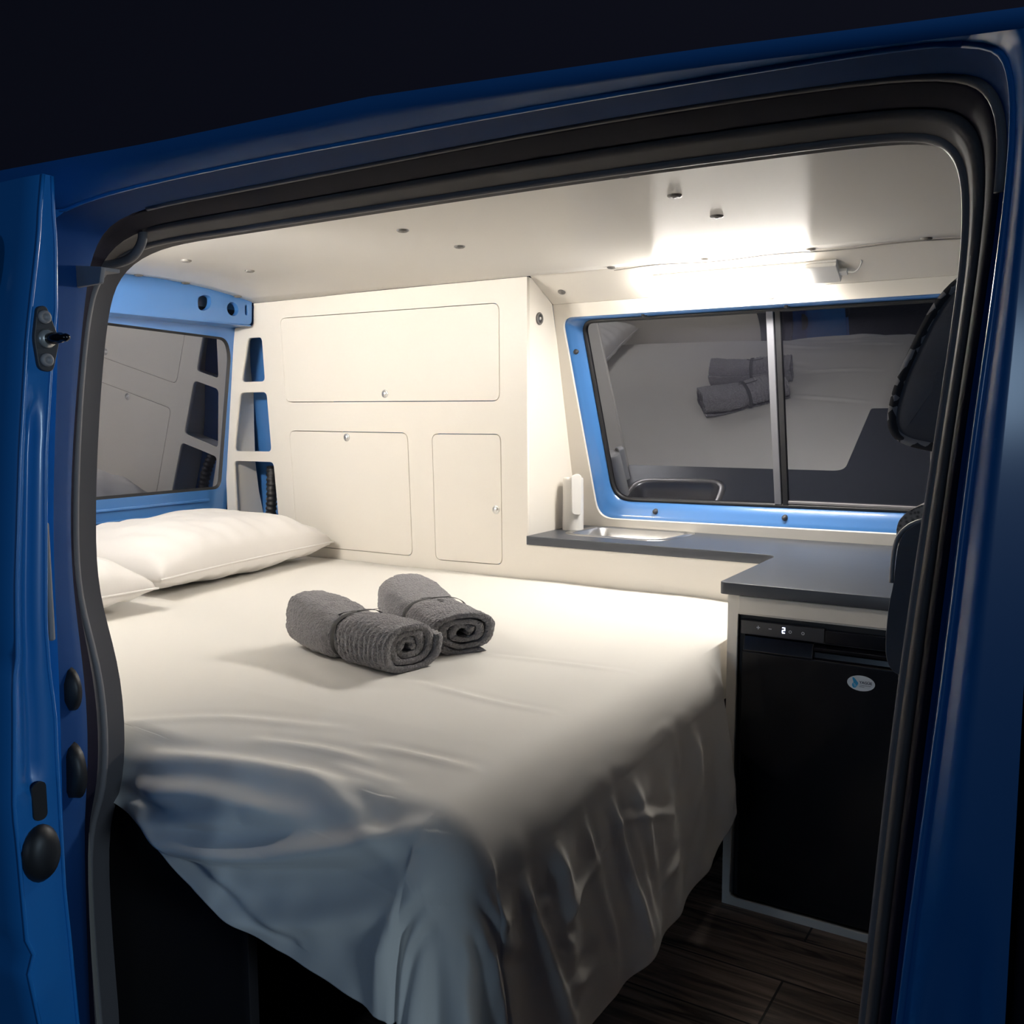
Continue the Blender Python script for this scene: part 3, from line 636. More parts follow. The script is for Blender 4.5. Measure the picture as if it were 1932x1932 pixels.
cp = box('control_panel', (fx0-0.003, yd-0.001, 0.5835), (0.905, yd+0.014, 0.612), M_panel, fg, 0.0015)
box('top_strip', (0.9055, yd+0.001, 0.5835), (fx1, yd+0.014, 0.610), M_black, fg, 0.0015)
Mf = frame((0, yd-0.001, 0), (1, 0, 0), (0, 0, 1))
def mark(name, pts, holes, M, t=0.0004, par=None): return plate(name, pts, holes, t, Mf, M, par or cp)
def sq(cx, cz, w, h): return [(cx-w/2, cz-h/2), (cx+w/2, cz-h/2), (cx+w/2, cz+h/2), (cx-w/2, cz+h/2)]
px_, pz_ = 0.775, 0.600
mark('plus_sign', [(px_+a*0.0035, pz_+b*0.0035) for a, b in [(-.25, -1), (.25, -1), (.25, -.25), (1, -.25), (1, .25), (.25, .25), (.25, 1), (-.25, 1), (-.25, .25), (-1, .25), (-1, -.25), (-.25, -.25)]], [], M_print)
mark('minus_sign', sq(0.799, 0.5998, 0.006, 0.0016), [], M_print)
mark('set_symbol', circ(0.839, 0.5985, 0.0032, 12), [circ(0.839, 0.5985, 0.0019, 12)], M_print)
mark('power_symbol', circ(0.864, 0.5985, 0.0032, 12), [circ(0.864, 0.5985, 0.0019, 12)], M_print)
seg = 0.0014; dx, dz = 0.826, 0.6000
bm = bmesh.new()
for cx, cz, w_, h_ in ((0, 0.0052, 0.0050, seg), (0.0024, 0.0026, seg, 0.005), (0, 0, 0.0050, seg), (-0.0024, -0.0026, seg, 0.005), (0, -0.0052, 0.0050, seg)):
    box_bm(bm, (dx+cx-w_/2, yd-0.0018, dz+cz-h_/2), (dx+cx+w_/2, yd-0.001, dz+cz+h_/2))
bm_obj('digit_display', bm, M_digit, cp)
# oval sticker
yst = yd-0.0002
Mst = frame((0.976, yst, 0.515), (1, 0, 0.0), (0, 0, 1))
st = plate('oval_sticker', circ(0, 0, 0.0255, 40, 0.0150), [], 0.0008, Mst, M_stick, fg); st['label'] = 'white oval sticker with blue hand-like mark and lettering'
plate('hand_mark', rpoly([(-0.016, 0.0105), (-0.0125, 0.0095), (-0.0045, 0.000), (-0.006, -0.004), (-0.009, -0.0092), (-0.0135, -0.0105), (-0.0165, -0.006), (-0.0160, -0.002), (-0.0135, 0.001), (-0.0155, 0.006)], 0.0012, 3), [], 0.0003, Mst @ Matrix.Translation((0, 0, 0.0009)), M_stickb, st)
for k in range(2): plate('finger_line', [(-0.0150+0.003*k, 0.001-0.0025*k), (-0.0144+0.003*k, 0.0012-0.0025*k), (-0.0100+0.002*k, -0.0075+0.001*k), (-0.0105+0.002*k, -0.0077+0.001*k)], [], 0.0003, Mst @ Matrix.Translation((0, 0, 0.0013)), M_stick, st)
def text(s, size, mtx, M, parent, name, sx=1.0):
    cu = bpy.data.curves.new(name, 'FONT'); cu.body = s; cu.size = size; cu.extrude = 0.0002; cu.offset = 0.00012
    tmp = bpy.data.objects.new('tmp', cu); C.objects.link(tmp); dg = bpy.context.evaluated_depsgraph_get(); dg.update()
    me = bpy.data.meshes.new_from_object(tmp.evaluated_get(dg)); bpy.data.objects.remove(tmp); bpy.data.curves.remove(cu)
    me.name = name; me.materials.clear(); me.transform(mtx @ Matrix.Diagonal((sx, 1, 1, 1)))
    return link(name, me, M, parent, False)
text('YAGÜE', 0.0072, Mst @ Matrix.Translation((-0.0030, -0.0005, 0.0010)), M_stickd, st, 'lettering', 1.0)
for k, wd in ((0, 0.021), (1, 0.009)): plate('small_print', [(-0.0025, -0.0040-0.0028*k), (-0.0025+wd, -0.0040-0.0028*k), (-0.0025+wd, -0.0034-0.0028*k), (-0.0025, -0.0034-0.0028*k)], [], 0.0002, Mst @ Matrix.Translation((0, 0, 0.001)), M_stickd, st)

# ------------------------------------------------------------------ LED bar on the valance, cable
MV = frame((0.0, 0.012, 1.404), (1, 0, 0), (0, 0.131, -0.067))     # ex=+x, ey down the valance; ez=?
vn = Vector((MV[0][2], MV[1][2], MV[2][2]))
if vn.z > 0: MV = frame((0.0, 0.012, 1.404), (1, 0, 0), (0, 0.131, -0.067)) @ Matrix.Diagonal((1, 1, -1, 1))
lb = empty('led_bar_light', (0.55, 0.07, 1.37), 'lit white LED bar lamp fixed to sloping panel above the window', 'lamp')
lx0, lx1, lx2 = 0.345, 0.730, 0.803
v0, v1 = 0.046, 0.114
def vbox(name, x0, x1, a0, a1, h0, h1, M, par, bev=0.001):
    return box(name, (x0, a0, h0), (x1, a1, h1), M, par, bev, MV)
vbox('housing', lx0, lx2, v0, v1, 0.0005, 0.007, M_wplast, lb)
vbox('diffuser', lx0+0.001, lx1, v0+0.001, v1-0.001, 0.0072, 0.021, M_emit, lb, 0.002)
vbox('end_cap', lx1+0.001, lx2, v0+0.001, v1-0.001, 0.0072, 0.018, M_wplast, lb, 0.0015)
vbox('connector', lx2, lx2+0.018, 0.078, 0.094, 0.004, 0.014, M_wplast, lb, 0.001)
tube('lead', [MV @ Vector(p) for p in catmull([(lx2+0.016, 0.086, 0.009), (lx2+0.034, 0.084, 0.013), (lx2+0.046, 0.072, 0.012), (lx2+0.052, 0.062, 0.004), (lx2+0.05, 0.058, -0.002)], 6)], 0.0018, M_wplast, lb, 8)
# its twin over the doorway, rear of the opening, hidden from here by roof rail and pillar
l2 = empty('led_bar_light', (-0.55, -1.235, 1.365), 'LED bar lamp fixed above the bed behind the rear door pillar', 'lamp')
MH = frame((-0.80, -1.245, 1.375), (1, 0, 0), (0, -0.5, 0.85))
MH = MH if MH[1][2] > 0 else MH @ Matrix.Diagonal((1, 1, -1, 1))
box('housing', (0, -0.033, 0.0005), (0.46, 0.033, 0.007), M_wplast, l2, 0.001, MH)
box('diffuser', (0.001, -0.032, 0.0072), (0.385, 0.032, 0.021), M_emit2, l2, 0.002, MH)
box('end_cap', (0.386, -0.032, 0.0072), (0.46, 0.032, 0.022), M_wplast, l2, 0.001, MH)
cbp = [(x, 0.004+0.003*math.sin(x*13), 1.3965+0.002*math.sin(x*21)) for x in [0.26+0.02*i for i in range(52)]]
cab_ = tube('ceiling_cable', cbp, 0.0015, mat('grey_cable', (0.35, 0.33, 0.3), 0.5), None, 8)
props(cab_, 'thin grey cable run along the joint of ceiling and sloping panel', 'cable')

# ------------------------------------------------------------------ screw caps
def cap(name, mtx, r, M, label, group, cat='screw cap'):
    o = lathe(name, [(0, 0.0045), (r*0.25, 0.0045), (r*0.35, 0.003), (r*0.7, 0.004), (r, 0.0018), (r, -0.001)], mtx, M, None, 16)
    return props(o, label, cat, group)
dn = Matrix.Rotation(PI, 4, 'X')
G1 = 'ceiling screw caps'
spots = [((-0.557, -0.672), 'nearer the doorway of the two above the pillows'), ((-0.567, -0.462), 'nearer the cabinet of the two above the pillows'),
 ((0.111, -0.873), 'nearest the door in the middle row'), ((0.125, -0.695), 'centre one of the middle row'), ((0.114, -0.480), 'nearest the cabinet in the middle row'),
 ((0.692, -0.860), 'half hidden by the roof rail, in row by the lamp'), ((0.703, -0.684), 'centre one of the row in the lamp glare'), ((0.705, -0.481), 'nearest the lamp in its glare'),
 ((-1.035, -0.450), 'leftmost above the rear beam'), ((-1.035, -0.285), 'middle one above the rear beam'), ((-1.035, -0.082), 'rightmost above the rear beam'),
 ((0.264, -0.020), 'left of the lamp on the panel joint'), ((0.51, -0.014), 'on panel joint above left half of lamp'), ((0.76, -0.014), 'on panel joint above the lamp end cap'), ((1.003, -0.014), 'rightmost on the panel joint')]
for i, ((x, y), t) in enumerate(spots):
    Mx = Matrix.Translation((x, y, ceil_z(x, y)-0.0005)) @ dn
    cap('ceiling_screw_cap', Mx, 0.0125 if i not in (12, 13) else 0.011, M_capw if i in (12, 13) else M_cap, 'small round ceiling screw cap, '+t, G1)
cap('panel_screw_cap', MV @ Matrix.Translation((0.058, 0.088, 0)), 0.011, M_cap, 'dark round screw cap on sloping panel beside the cabinet', 'panel screw caps')
cap('panel_screw_cap', MW @ Matrix.Translation((0.625, wl(1.325), 0)), 0.013, M_capw, 'pale round screw cap on the white panel just under the lamp', 'panel screw caps')
G2 = 'window frame screws'
for (x, z), t in (((0.267, 1.292), 'top edge, left of the pane rail'), ((0.656, 1.292), 'top edge above the pane rail'), ((0.046, 1.201), 'upper left side'), ((0.062, 0.838), 'lower left side behind the tap'), ((0.250, 0.737), 'bottom edge above the sink'), ((0.628, 0.740), 'bottom edge below the pane rail')):
    o = lathe('frame_screw', [(0, 0.010), (0.004, 0.010), (0.006, 0.006), (0.008, 0.004), (0.008, -0.004)], MW @ Matrix.Translation((x, wl(z), -0.024)), M_dgrey, None, 14)
    props(o, 'small dark screw in blue window frame, '+t, 'screw', G2)

# ------------------------------------------------------------------ bed, sheet
XE, YE, ZB, RR = 0.745, -1.40, 0.568, 0.08
bed = empty('bed', (-0.2, -0.7, 0.0), 'low dark platform bed box filling the rear of the van under the white sheet', 'bed')
box('mattress', (-1.15, -1.33, 0.41), (0.69, -0.012, 0.528), M_matt, bed, 0.04)
box('platform', (-1.15, -1.33, 0.40), (0.70, -0.012, 0.41), M_base, bed, 0.002)
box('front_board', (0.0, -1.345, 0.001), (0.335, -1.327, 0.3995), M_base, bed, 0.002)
box('side_board', (-0.02, -1.30, 0.001), (0.0, -0.02, 0.3995), M_base, bed, 0.002)
box('side_board', (0.62, -1.20, 0.001), (0.64, -0.02, 0.3995), M_base, bed, 0.002)

import numpy as np
CREASES = [
    (0.0035, 0.01, [(0.482, -1.238), (0.563, -1.233), (0.644, -1.227)]),
    (0.003, 0.01, [(0.328, -0.964), (0.51, -0.985), (0.627, -0.978)]),
    (0.003, 0.01, [(0.358, -0.754), (0.631, -0.707)]),
    (0.003, 0.012, [(0.738, -1.244), (0.749, -1.2), (0.737, -1.11)]),
    (0.003, 0.01, [(0.473, -1.303), (0.589, -1.314)]),
    (0.0025, 0.008, [(0.388, -1.397), (0.432, -1.396)]),
    (0.003, 0.012, [(0.052, -1.341), (0.202, -1.25), (0.394, -1.207)]),
    (-0.003, 0.02, [(0.08, -0.978), (0.227, -1.051), (0.357, -1.009)]),
    (0.002, 0.01, [(0.76, -0.928), (0.771, -0.821)]),
    (0.004, 0.01, [(0.77, -0.778), (0.75, -0.597)]),
    (0.010, 0.018, [(0.08,-1.40),(0.16,-1.385),(0.28,-1.36),(0.42,-1.345),(0.55,-1.34)]),
    (0.012, 0.016, [(0.10,-1.45),(0.18,-1.43),(0.28,-1.405),(0.40,-1.40),(0.50,-1.405)]),
    (0.009, 0.011, [(0.10,-1.475),(0.19,-1.465),(0.29,-1.44),(0.37,-1.425)]),
    (-0.014, 0.015, [(0.08,-1.49),(0.22,-1.515),(0.36,-1.50),(0.48,-1.47),(0.58,-1.44),(0.66,-1.40)]),
    (0.011, 0.016, [(0.10,-1.465),(0.22,-1.485),(0.36,-1.47),(0.48,-1.44),(0.58,-1.41),(0.66,-1.375)]),
    (0.013, 0.020, [(0.08,-1.50),(0.20,-1.545),(0.33,-1.562),(0.47,-1.540),(0.60,-1.49),(0.70,-1.43)]),
    (-0.006, 0.008, [(0.14,-1.470),(0.20,-1.493),(0.28,-1.515),(0.40,-1.543),(0.50,-1.56)]),
    (0.013, 0.014, [(0.70,-1.43),(0.655,-1.50),(0.645,-1.62)]),
    (0.013, 0.014, [(0.73,-1.44),(0.69,-1.52),(0.68,-1.63)]),
    (0.006, 0.014, [(0.45,-1.34),(0.55,-1.37),(0.66,-1.42)]),
    (0.004, 0.010, [(0.30,-1.29),(0.42,-1.275),(0.52,-1.28)]),
    (0.016, 0.01, [(0.764, -1.277), (0.766, -1.267), (0.851, -1.251), (0.913, -1.236), (1.013, -1.202), (1.057, -1.182)]),
    (0.014, 0.009, [(0.765, -1.053), (0.779, -1.015), (0.85, -0.991), (0.928, -0.976), (1.067, -0.929)]),
    (0.009, 0.008, [(0.765, -0.8), (0.779, -0.762), (0.855, -0.729)]),
    (0.008, 0.007, [(0.765, -0.747), (0.768, -0.762)]),
    (0.007, 0.006, [(0.765, -0.846), (0.759, -0.78)]),
    (0.008, 0.007, [(0.784, -1.101), (0.87, -1.075), (0.891, -1.061)]),
    (0.009, 0.009, [(0.891, -1.054), (0.905, -1.139), (0.938, -1.186)]),
    (0.007, 0.01, [(0.795, -1.208), (0.781, -1.134), (0.775, -1.077)]),
    (0.007, 0.007, [(0.857, -0.991), (0.879, -0.907), (0.926, -0.782)]),
    (0.008, 0.008, [(0.78, -1.357), (0.818, -1.343), (0.862, -1.311)]),
    (-0.007, 0.01, [(0.904, -1.342), (0.947, -1.245)]),
    (0.009, 0.009, [(1.013, -1.185), (1.034, -1.086)]),
    (0.009, 0.01, [(0.911, -1.068), (1.03, -1.028), (1.067, -1.026)]),
    (0.006, 0.007, [(0.798, -1.181), (0.891, -1.156)]),
    (0.007, 0.006, [(0.938, -1.186), (0.965, -1.161)]),
    (0.007, 0.007, [(1.017, -0.842), (1.001, -0.769)]),
    (0.005, 0.008, [(0.794, -0.932), (0.875, -0.909)]),
    (0.007, 0.009, [(0.758, -1.023), (0.79, -0.893), (0.792, -0.825)]),
    (0.006, 0.007, [(0.792, -1.251), (0.796, -1.219)]),
    (0.006, 0.007, [(0.883, -1.236), (0.889, -1.198)]),
    (0.012, 0.016, [(0.765, -1.415), (0.789, -1.405), (0.9, -1.374), (0.96, -1.363)]),
    (-0.01, 0.016, [(0.765, -1.403), (0.825, -1.356), (0.929, -1.321)]),
    (0.01, 0.014, [(0.765, -1.461), (0.809, -1.44), (0.895, -1.44)]),
    (-0.012, 0.014, [(0.777, -1.217), (0.871, -1.198), (0.973, -1.172)]),
    (-0.008, 0.012, [(0.815, -0.95), (0.93, -0.916), (1.052, -0.88)]),
    (0.006, 0.012, [(0.765, -0.709), (0.862, -0.644), (0.969, -0.679)]),
]
def crease_disp(S, T):
    out = np.zeros_like(S)
    for amp, wd, pl in CREASES:
        if pl[0][0] > 0.75: amp *= 0.72; wd *= 1.3
        P = np.array(pl, float)
        if len(P) > 2: P = np.array([tuple(v[:2]) for v in catmull([(a, b, 0) for a, b in pl], 4)])
        best = np.full_like(S, 1e9); sgn = np.zeros_like(S); along = np.zeros_like(S)
        L = np.concatenate([[0], np.cumsum(np.hypot(*(P[1:]-P[:-1]).T))])
        for k in range(len(P)-1):
            ax, ay = P[k]; bx, by = P[k+1]; dx, dy = bx-ax, by-ay; l2 = dx*dx+dy*dy+1e-12
            t = np.clip(((S-ax)*dx+(T-ay)*dy)/l2, 0, 1)
            qx = S-(ax+t*dx); qy = T-(ay+t*dy); d = np.hypot(qx, qy)
            m_ = d < best; best = np.where(m_, d, best); sgn = np.where(m_, np.sign(dx*qy-dy*qx), sgn); along = np.where(m_, (L[k]+t*math.sqrt(l2))/L[-1], along)
        env = np.clip(np.sin(np.clip(along, 0.0, 1)*PI*0.94+0.09), 0, 1)**0.6
        sd_ = best*sgn
        out += amp*env*(np.exp(-(sd_/wd)**2)-0.55*np.exp(-((sd_-1.7*wd)/(1.1*wd))**2))
    return out
NS, NT = 420, 420
S1_ = np.linspace(-1.148, XE-RR, 250); S2_ = np.linspace(0, 1, NS-250+1)[1:]
T1_ = np.linspace(-0.004, YE+RR, 230); T2_ = np.linspace(0, 1, NT-230+1)[1:]
def Df(x):   # front overhang length (beyond edge-RR) along x
    pts = [(-1.2, 0.15), (0.05, 0.15), (0.12, 0.165), (0.20, 0.195), (0.28, 0.215), (0.47, 0.260), (0.62, 0.28), (0.66, 0.29), (0.70, 0.31)]
    return np.interp(x, [p[0] for p in pts], [p[1] for p in pts])
def Ds(y):
    pts = [(-1.33, 0.46), (-1.15, 0.44), (-1.0, 0.44), (-0.75, 0.43), (-0.6, 0.41), (-0.5, 0.36), (-0.42, 0.28), (-0.36, 0.18), (0.0, 0.18)]
    return np.interp(y, [p[0] for p in pts], [p[1] for p in pts])
Sg = np.zeros((NS, NT)); Tg = np.zeros((NS, NT))
ys_ = np.concatenate([T1_, np.full(len(T2_), YE+RR)]); xs_ = np.concatenate([S1_, np.full(len(S2_), XE-RR)])
a1 = np.concatenate([np.zeros(len(S1_)), S2_]); b1 = np.concatenate([np.zeros(len(T1_)), T2_])
A = a1[:, None]*Ds(ys_)[None, :]; B = b1[None, :]*Df(xs_)[:, None]
Sg = xs_[:, None]+A; Tg = ys_[None, :]-B
X0 = xs_[:, None]+0*A; Y0 = ys_[None, :]+0*A
d = np.hypot(A, B); phi = np.arctan2(B, A+1e-12)
phi = np.where(B == 0, 0.0, phi)
nx = np.cos(phi); ny = -np.sin(phi)
arc = RR*PI/2
ang = np.clip(d/RR, 0, PI/2); rest = np.clip(d-arc, 0, None)
corner = (A > 0) & (B > 0)
flare = 0.10
outw = RR*np.sin(ang)+rest*flare; down = RR*(1-np.cos(ang))+rest*math.sqrt(1-flare*flare)
# corner drape folds
u = phi/(PI/2)
fold = np.where(corner, np.sin(u*PI), 0)*np.clip((rest-0.03)/0.22, 0, 1)**1.3
outw = outw+fold*(0.030*np.sin(u*PI*5.0+0.6)+0.020)
# soft billow of hanging parts
skirt = np.clip(rest/0.1, 0, 1)
side_only = (A > 0) & (B == 0); front_only = (B > 0) & (A == 0)
outw = outw+skirt*np.where(side_only, 0.006*np.sin(Tg*21+2.0*np.sin(Tg*5))+0.004*np.sin(Tg*47+1), 0)
outw = outw+np.where(front_only, np.clip(rest/0.08, 0, 1)*(0.010*np.sin(Sg*9.0+1.3)+0.012*np.exp(-((Sg-0.35)/0.25)**2)), 0)
# pinch next to the rear pillar: sheet pulled in and up
pin_ = np.exp(-((Sg-0.10)/0.09)**2)*np.clip(d/0.12, 0, 1)*np.where(B > 0, 1, 0)
outw = outw-0.035*pin_
# side tucks in behind the kitchen gable near y > -0.42
tuck = np.clip((Tg+0.50)/0.12, 0, 1)*np.where(side_only, 1, 0)
outw = outw*(1-tuck)+np.minimum(outw, 0.03)*tuck
cz = crease_disp(Sg, Tg)*np.where(side_only, np.clip((rest-0.01)/0.05, 0.12, 1), 1)*np.where(corner, 0.6, 1)*np.where(Tg < -1.34, np.clip((Sg-0.07)/0.10, 0, 1), 1)
dn_ = np.clip(1-down/RR, 0, 1)
# direction of crease displacement: blends from up to outward
ez = np.cos(ang); eo = np.sin(ang)
rng = np.random.RandomState(3)
und = 0.0016*np.sin(Sg*5.1+1.0+1.5*np.sin(Tg*3.1))*np.sin(Tg*6.3+0.4)+0.0008*np.sin(Sg*17+3*np.sin(Tg*4))*np.cos(Tg*13)
hw = 0.0015*np.sin(Sg*60+6*np.sin(Tg*9))*np.sin(Tg*38+4*np.sin(Sg*7))*skirt
tot = cz+und+hw
sag = 0.012*np.exp(-((Sg-0.3)/0.35)**2)*np.clip((-Tg-1.15)/0.2, 0, 1)   # soft mattress edge at the front
X = X0+nx*outw+nx*eo*tot; Y = Y0+ny*outw+ny*eo*tot; Z = ZB-down+ez*tot-sag
edge_soft = 0.010*np.clip((Sg-0.45)/0.3, 0, 1)**2+0.012*np.clip((-Tg-1.1)/0.3, 0, 1)**2
Z = Z-edge_soft*np.clip(1-rest/0.1, 0, 1)
# keep the cloth off the cabinet
Y = np.minimum(Y, -0.004)
verts = np.stack([X, Y, Z], -1).reshape(-1, 3)
faces = []
idx = np.arange(NS*NT).reshape(NS, NT)
q = np.stack([idx[:-1, :-1], idx[1:, :-1], idx[1:, 1:], idx[:-1, 1:]], -1).reshape(-1, 4)
me = bpy.data.meshes.new('bed_sheet'); me.from_pydata(verts.tolist(), [], q.tolist()); me.update()
sheet = link('bed_sheet', me, M_sheet, None); props(sheet, 'white fitted cotton sheet spread over the bed, hanging in creased folds at corner', 'sheet')
if me.polygons[len(me.polygons)//4].normal.z < 0: me.flip_normals()
s_ = sheet.modifiers.new('solid', 'SOLIDIFY'); s_.thickness = 0.0022; s_.offset = -1
def bed_z(x, y): 
    return ZB

# ------------------------------------------------------------------ pillows
def pillow(name, c, L, Wd, H, rot, label, seed, tilt=(0, 0)):
    root = empty(name, c, label, 'pillow', 'pillows at the rear of the bed')
    n = 72; R3 = Euler((tilt[0], tilt[1], rot)).to_matrix()
    def P(u, v, sgn):
        # u,v in [-1,1]; pinched corners
        k = 1-0.07*(1-u*u)*0-0.0
        px = u*L/2*(1-0.055*(1-abs(v)**2.0)); py = v*Wd/2*(1-0.065*(1-abs(u)**2.0))
        e = max(0.0, (1-abs(u)**2.6))*max(0.0, (1-abs(v)**2.6))
        h = H/2*(e**0.38)
        nz = noise.noise(Vector((u*2.2+seed, v*2.2, sgn*2.0)))*0.010*e**0.3
        wr = (0.005*math.sin(17*u+7*v*u+seed)+0.004*math.sin(31*u+5*v+seed*3)+0.004*math.sin(9*v-12*abs(u)+seed*2))*(1-e)*(e**0.25)+0.004*noise.noise(Vector((u*6+v*3, v*4-u, seed)))*e**0.3
        z = sgn*h*(1.0 if sgn > 0 else 0.5)+nz+wr
        return Vector((px, py, z))
    bm = bmesh.new()
    top = [[bm.verts.new(P(-1+2*i/n, -1+2*j/n, 1)) for j in range(n+1)] for i in range(n+1)]
    bot = [[top[i][j] if i in (0, n) or j in (0, n) else bm.verts.new(P(-1+2*i/n, -1+2*j/n, -1)) for j in range(n+1)] for i in range(n+1)]
    for i in range(n):
        for j in range(n):
            bm.faces.new((top[i][j], top[i+1][j], top[i+1][j+1], top[i][j+1]))
            bm.faces.new((bot[i][j], bot[i][j+1], bot[i+1][j+1], bot[i+1][j]))
    cen = Vector(c)
    for v in bm.verts: v.co = R3 @ v.co+cen
    mn = min(v.co.z for v in bm.verts)
    dz = ZB-0.004-mn
    for v in bm.verts:
        v.co.z += dz
        if v.co.z < ZB+0.003: v.co.z = ZB+0.003+0.02*(v.co.z-ZB-0.003)
        if v.co.y > -0.018: v.co.y = -0.018-0.1*(v.co.y+0.018)*0
        if v.co.x < -1.130: v.co.x = -1.130
    bm_obj('pillowcase', bm, M_pillow, root, True)
    # seam flange along the front long edge
    pts = [R3 @ (P(-1+2*i/40, -1, 1)+Vector((0, -0.002, 0)))+cen+Vector((0, 0, dz)) for i in range(41)]
    pts = [Vector((p.x, min(p.y, -0.02), max(p.z, ZB+0.006))) for p in pts]
    tube('seam', pts, 0.0028, M_pillow, root, 8)
    return root
pillow('pillow', (-0.885, -0.420, 0.66), 0.735, 0.47, 0.235, math.radians(98), 'plump white pillow reaching to the cabinet at bed head', 1.0, (0, math.radians(0)))
pillow('pillow', (-0.800, -1.094, 0.64), 0.575, 0.52, 0.21, math.radians(90), 'white pillow nearest the doorway, cut off by rear door pillar', 5.3)

# ------------------------------------------------------------------ rolled towels
def rolled_towel(c, yaw, L, ry, rz, label, seed, ribs_from=0.0, turns=3.2, pitch=0.0, lift=0.0):
    root = empty('rolled_towel', (c[0], c[1], ZB), label, 'towel', 'grey towels tied with ribbon on the bed')
    # spiral cross-section, extruded along local x; waist at the ribbon
    nst = 130; nth = int(turns*96); th0 = 0.0175
    R3 = Euler((0, 0, yaw)).to_matrix()
    def waist(t):   # t in [-1,1] along the axis
        w = 1-0.13*math.exp(-((t-0.02)/0.10)**2)
        w *= 1-0.10*max(0, t-0.75)/0.25*0.6-0.06*max(0, -t-0.8)/0.2
        w *= 1+0.07*math.exp(-((t+0.55)/0.3)**2)
        return w
    bm = bmesh.new(); outer = []; inner = []
    tmax = turns*2*PI
    for a in range(nst+1):
        t = -1+2*a/nst; ro, ri = [], []
        for k in range(nth+1):
            th = tmax*k/nth
            frac = 1-(tmax-th)/tmax*0.86            # 0.14 .. 1
            lay = frac
            rib = 0.0
            if t > ribs_from and th > tmax-2*PI*1.02: rib = 0.10*(abs(math.sin((t-ribs_from)*L/0.026*PI))**0.6-0.8)
            wob = 0.13*noise.noise(Vector((math.cos(th)*1.0+seed, math.sin(th)*1.0, t*1.2+lay*1.5)))+0.03*noise.noise(Vector((math.cos(th)*3.1+seed, math.sin(th)*3.1, t*5+lay*3)))
            ang_ = th-PI*0.35
            ca, sa = math.cos(ang_), math.sin(ang_)
            e = 2/2.6
            sx = math.copysign(abs(ca)**e, ca); sz = math.copysign(abs(sa)**e, sa)
            r = lay*waist(t)*(1+wob+rib)
            tight = th0/ry*0.5
            for lst, rr in ((ro, r+tight*0.9), (ri, max(0.02, r-tight*0.9))):
                y = sx*ry*rr; z = sz*rz*rr
                bulge = 0.010*(1-lay)*(1 if t > 0.98 else 0)
                x = t*L/2+0.006*noise.noise(Vector((th*0.9+seed, lay*3, 7)))*(abs(t)**6)-0.010*(1-lay)*math.copysign(abs(t)**8, t)
                p = Vector((x, y, z+rz))
                if p.z < 0.0: p.z = 0.15*p.z
                # lift the tail end
                p.z += lift*max(0, -t-0.1)**1.3*(0.35+0.65*min(1, p.z/(2*rz)))
                lst.append(p)
        outer.append(ro); inner.append(ri)
    def addgrid(G): return [[bm.verts.new(R3 @ p+Vector((c[0], c[1], ZB+0.002))) for p in row] for row in G]
    VO, VI = addgrid(outer), addgrid(inner)
    for a in range(nst):
        for k in range(nth):
            bm.faces.new((VO[a][k], VO[a+1][k], VO[a+1][k+1], VO[a][k+1]))
            bm.faces.new((VI[a][k], VI[a][k+1], VI[a+1][k+1], VI[a+1][k]))
        for k in (0, nth):
            bm.faces.new((VO[a][k], VI[a][k], VI[a+1][k], VO[a+1][k]))
    for a in (0, nst):
        for k in range(nth): bm.faces.new((VO[a][k], VO[a][k+1], VI[a][k+1], VI[a][k]))
    for v in bm.verts:
        q_ = v.co*210; v.co += noise.noise_vector(q_)*(0.0010 if ribs_from < 0.5 and (v.co.x-c[0])*math.cos(yaw)+(v.co.y-c[1])*math.sin(yaw) > 0.02 else 0.0018)+noise.noise_vector(v.co*60)*0.0012
        if v.co.z < ZB+0.003: v.co.z = ZB+0.003
    bm_obj('towel_roll', bm, M_towel, root, True)
    # ribbon band round the waist, with a small bow and a loose tail
    rows = []
    for dx_ in (-0.0065, -0.004, 0.004, 0.0065):
        row = []
        for k in range(48):
            th = 2*PI*k/48; ca, sa = math.cos(th), math.sin(th); e = 2/2.6
            w_ = waist(0.02)*1.10+0.02; off = 0 if abs(dx_) < 0.005 else -0.02
            y = math.copysign(abs(ca)**e, ca)*ry*(w_+off); z = math.copysign(abs(sa)**e, sa)*rz*(w_+off)+rz
            z = max(z, 0.0015); z += lift*0
            row.append(R3 @ Vector((0.02*L/2+dx_+0.004, y, z))+Vector((c[0], c[1], ZB+0.002)))
        rows.append(row+[row[0]])
    rb = grid_mesh('ribbon', rows, M_ribbon, root)
    def strip(name, pts, wdt):
        rows = []; pts = catmull(pts, 5)
        for s in (-1, 1):
            rows.append([R3 @ (Vector(p)+Vector((0.0, s*wdt/2, 0.0)))+Vector((c[0], c[1], ZB+0.002)) for p in pts])
        o = grid_mesh(name, rows, M_ribbon, root); solid(o, 0.0008); return o
    zt_ = rz*(1+waist(0.0)*1.08)
    strip('ribbon_tail', [(0.004, -0.008, zt_-0.002), (0.012, -0.004, zt_+0.002), (0.030, 0.004, zt_+0.005), (0.055, 0.010, zt_+0.011)], 0.007)
    strip('ribbon_tail', [(0.004, 0.0, zt_-0.001), (0.0, -0.012, zt_+0.001), (-0.010, -0.026, zt_-0.002), (-0.014, -0.036, zt_-0.006)], 0.007)
    return root
rolled_towel((0.150, -0.885), math.radians(-12), 0.315, 0.068, 0.045, 'grey rolled terry towel nearer the doorway, ribbed end towards kitchen', 2.0, 0.12, 3.2, lift=0.03)
rolled_towel((0.182, -0.682), math.radians(-32), 0.325, 0.074, 0.042, 'grey rolled terry towel lying behind the other, nearer the cabinet', 8.0, 0.16, 3.0, lift=0.030)

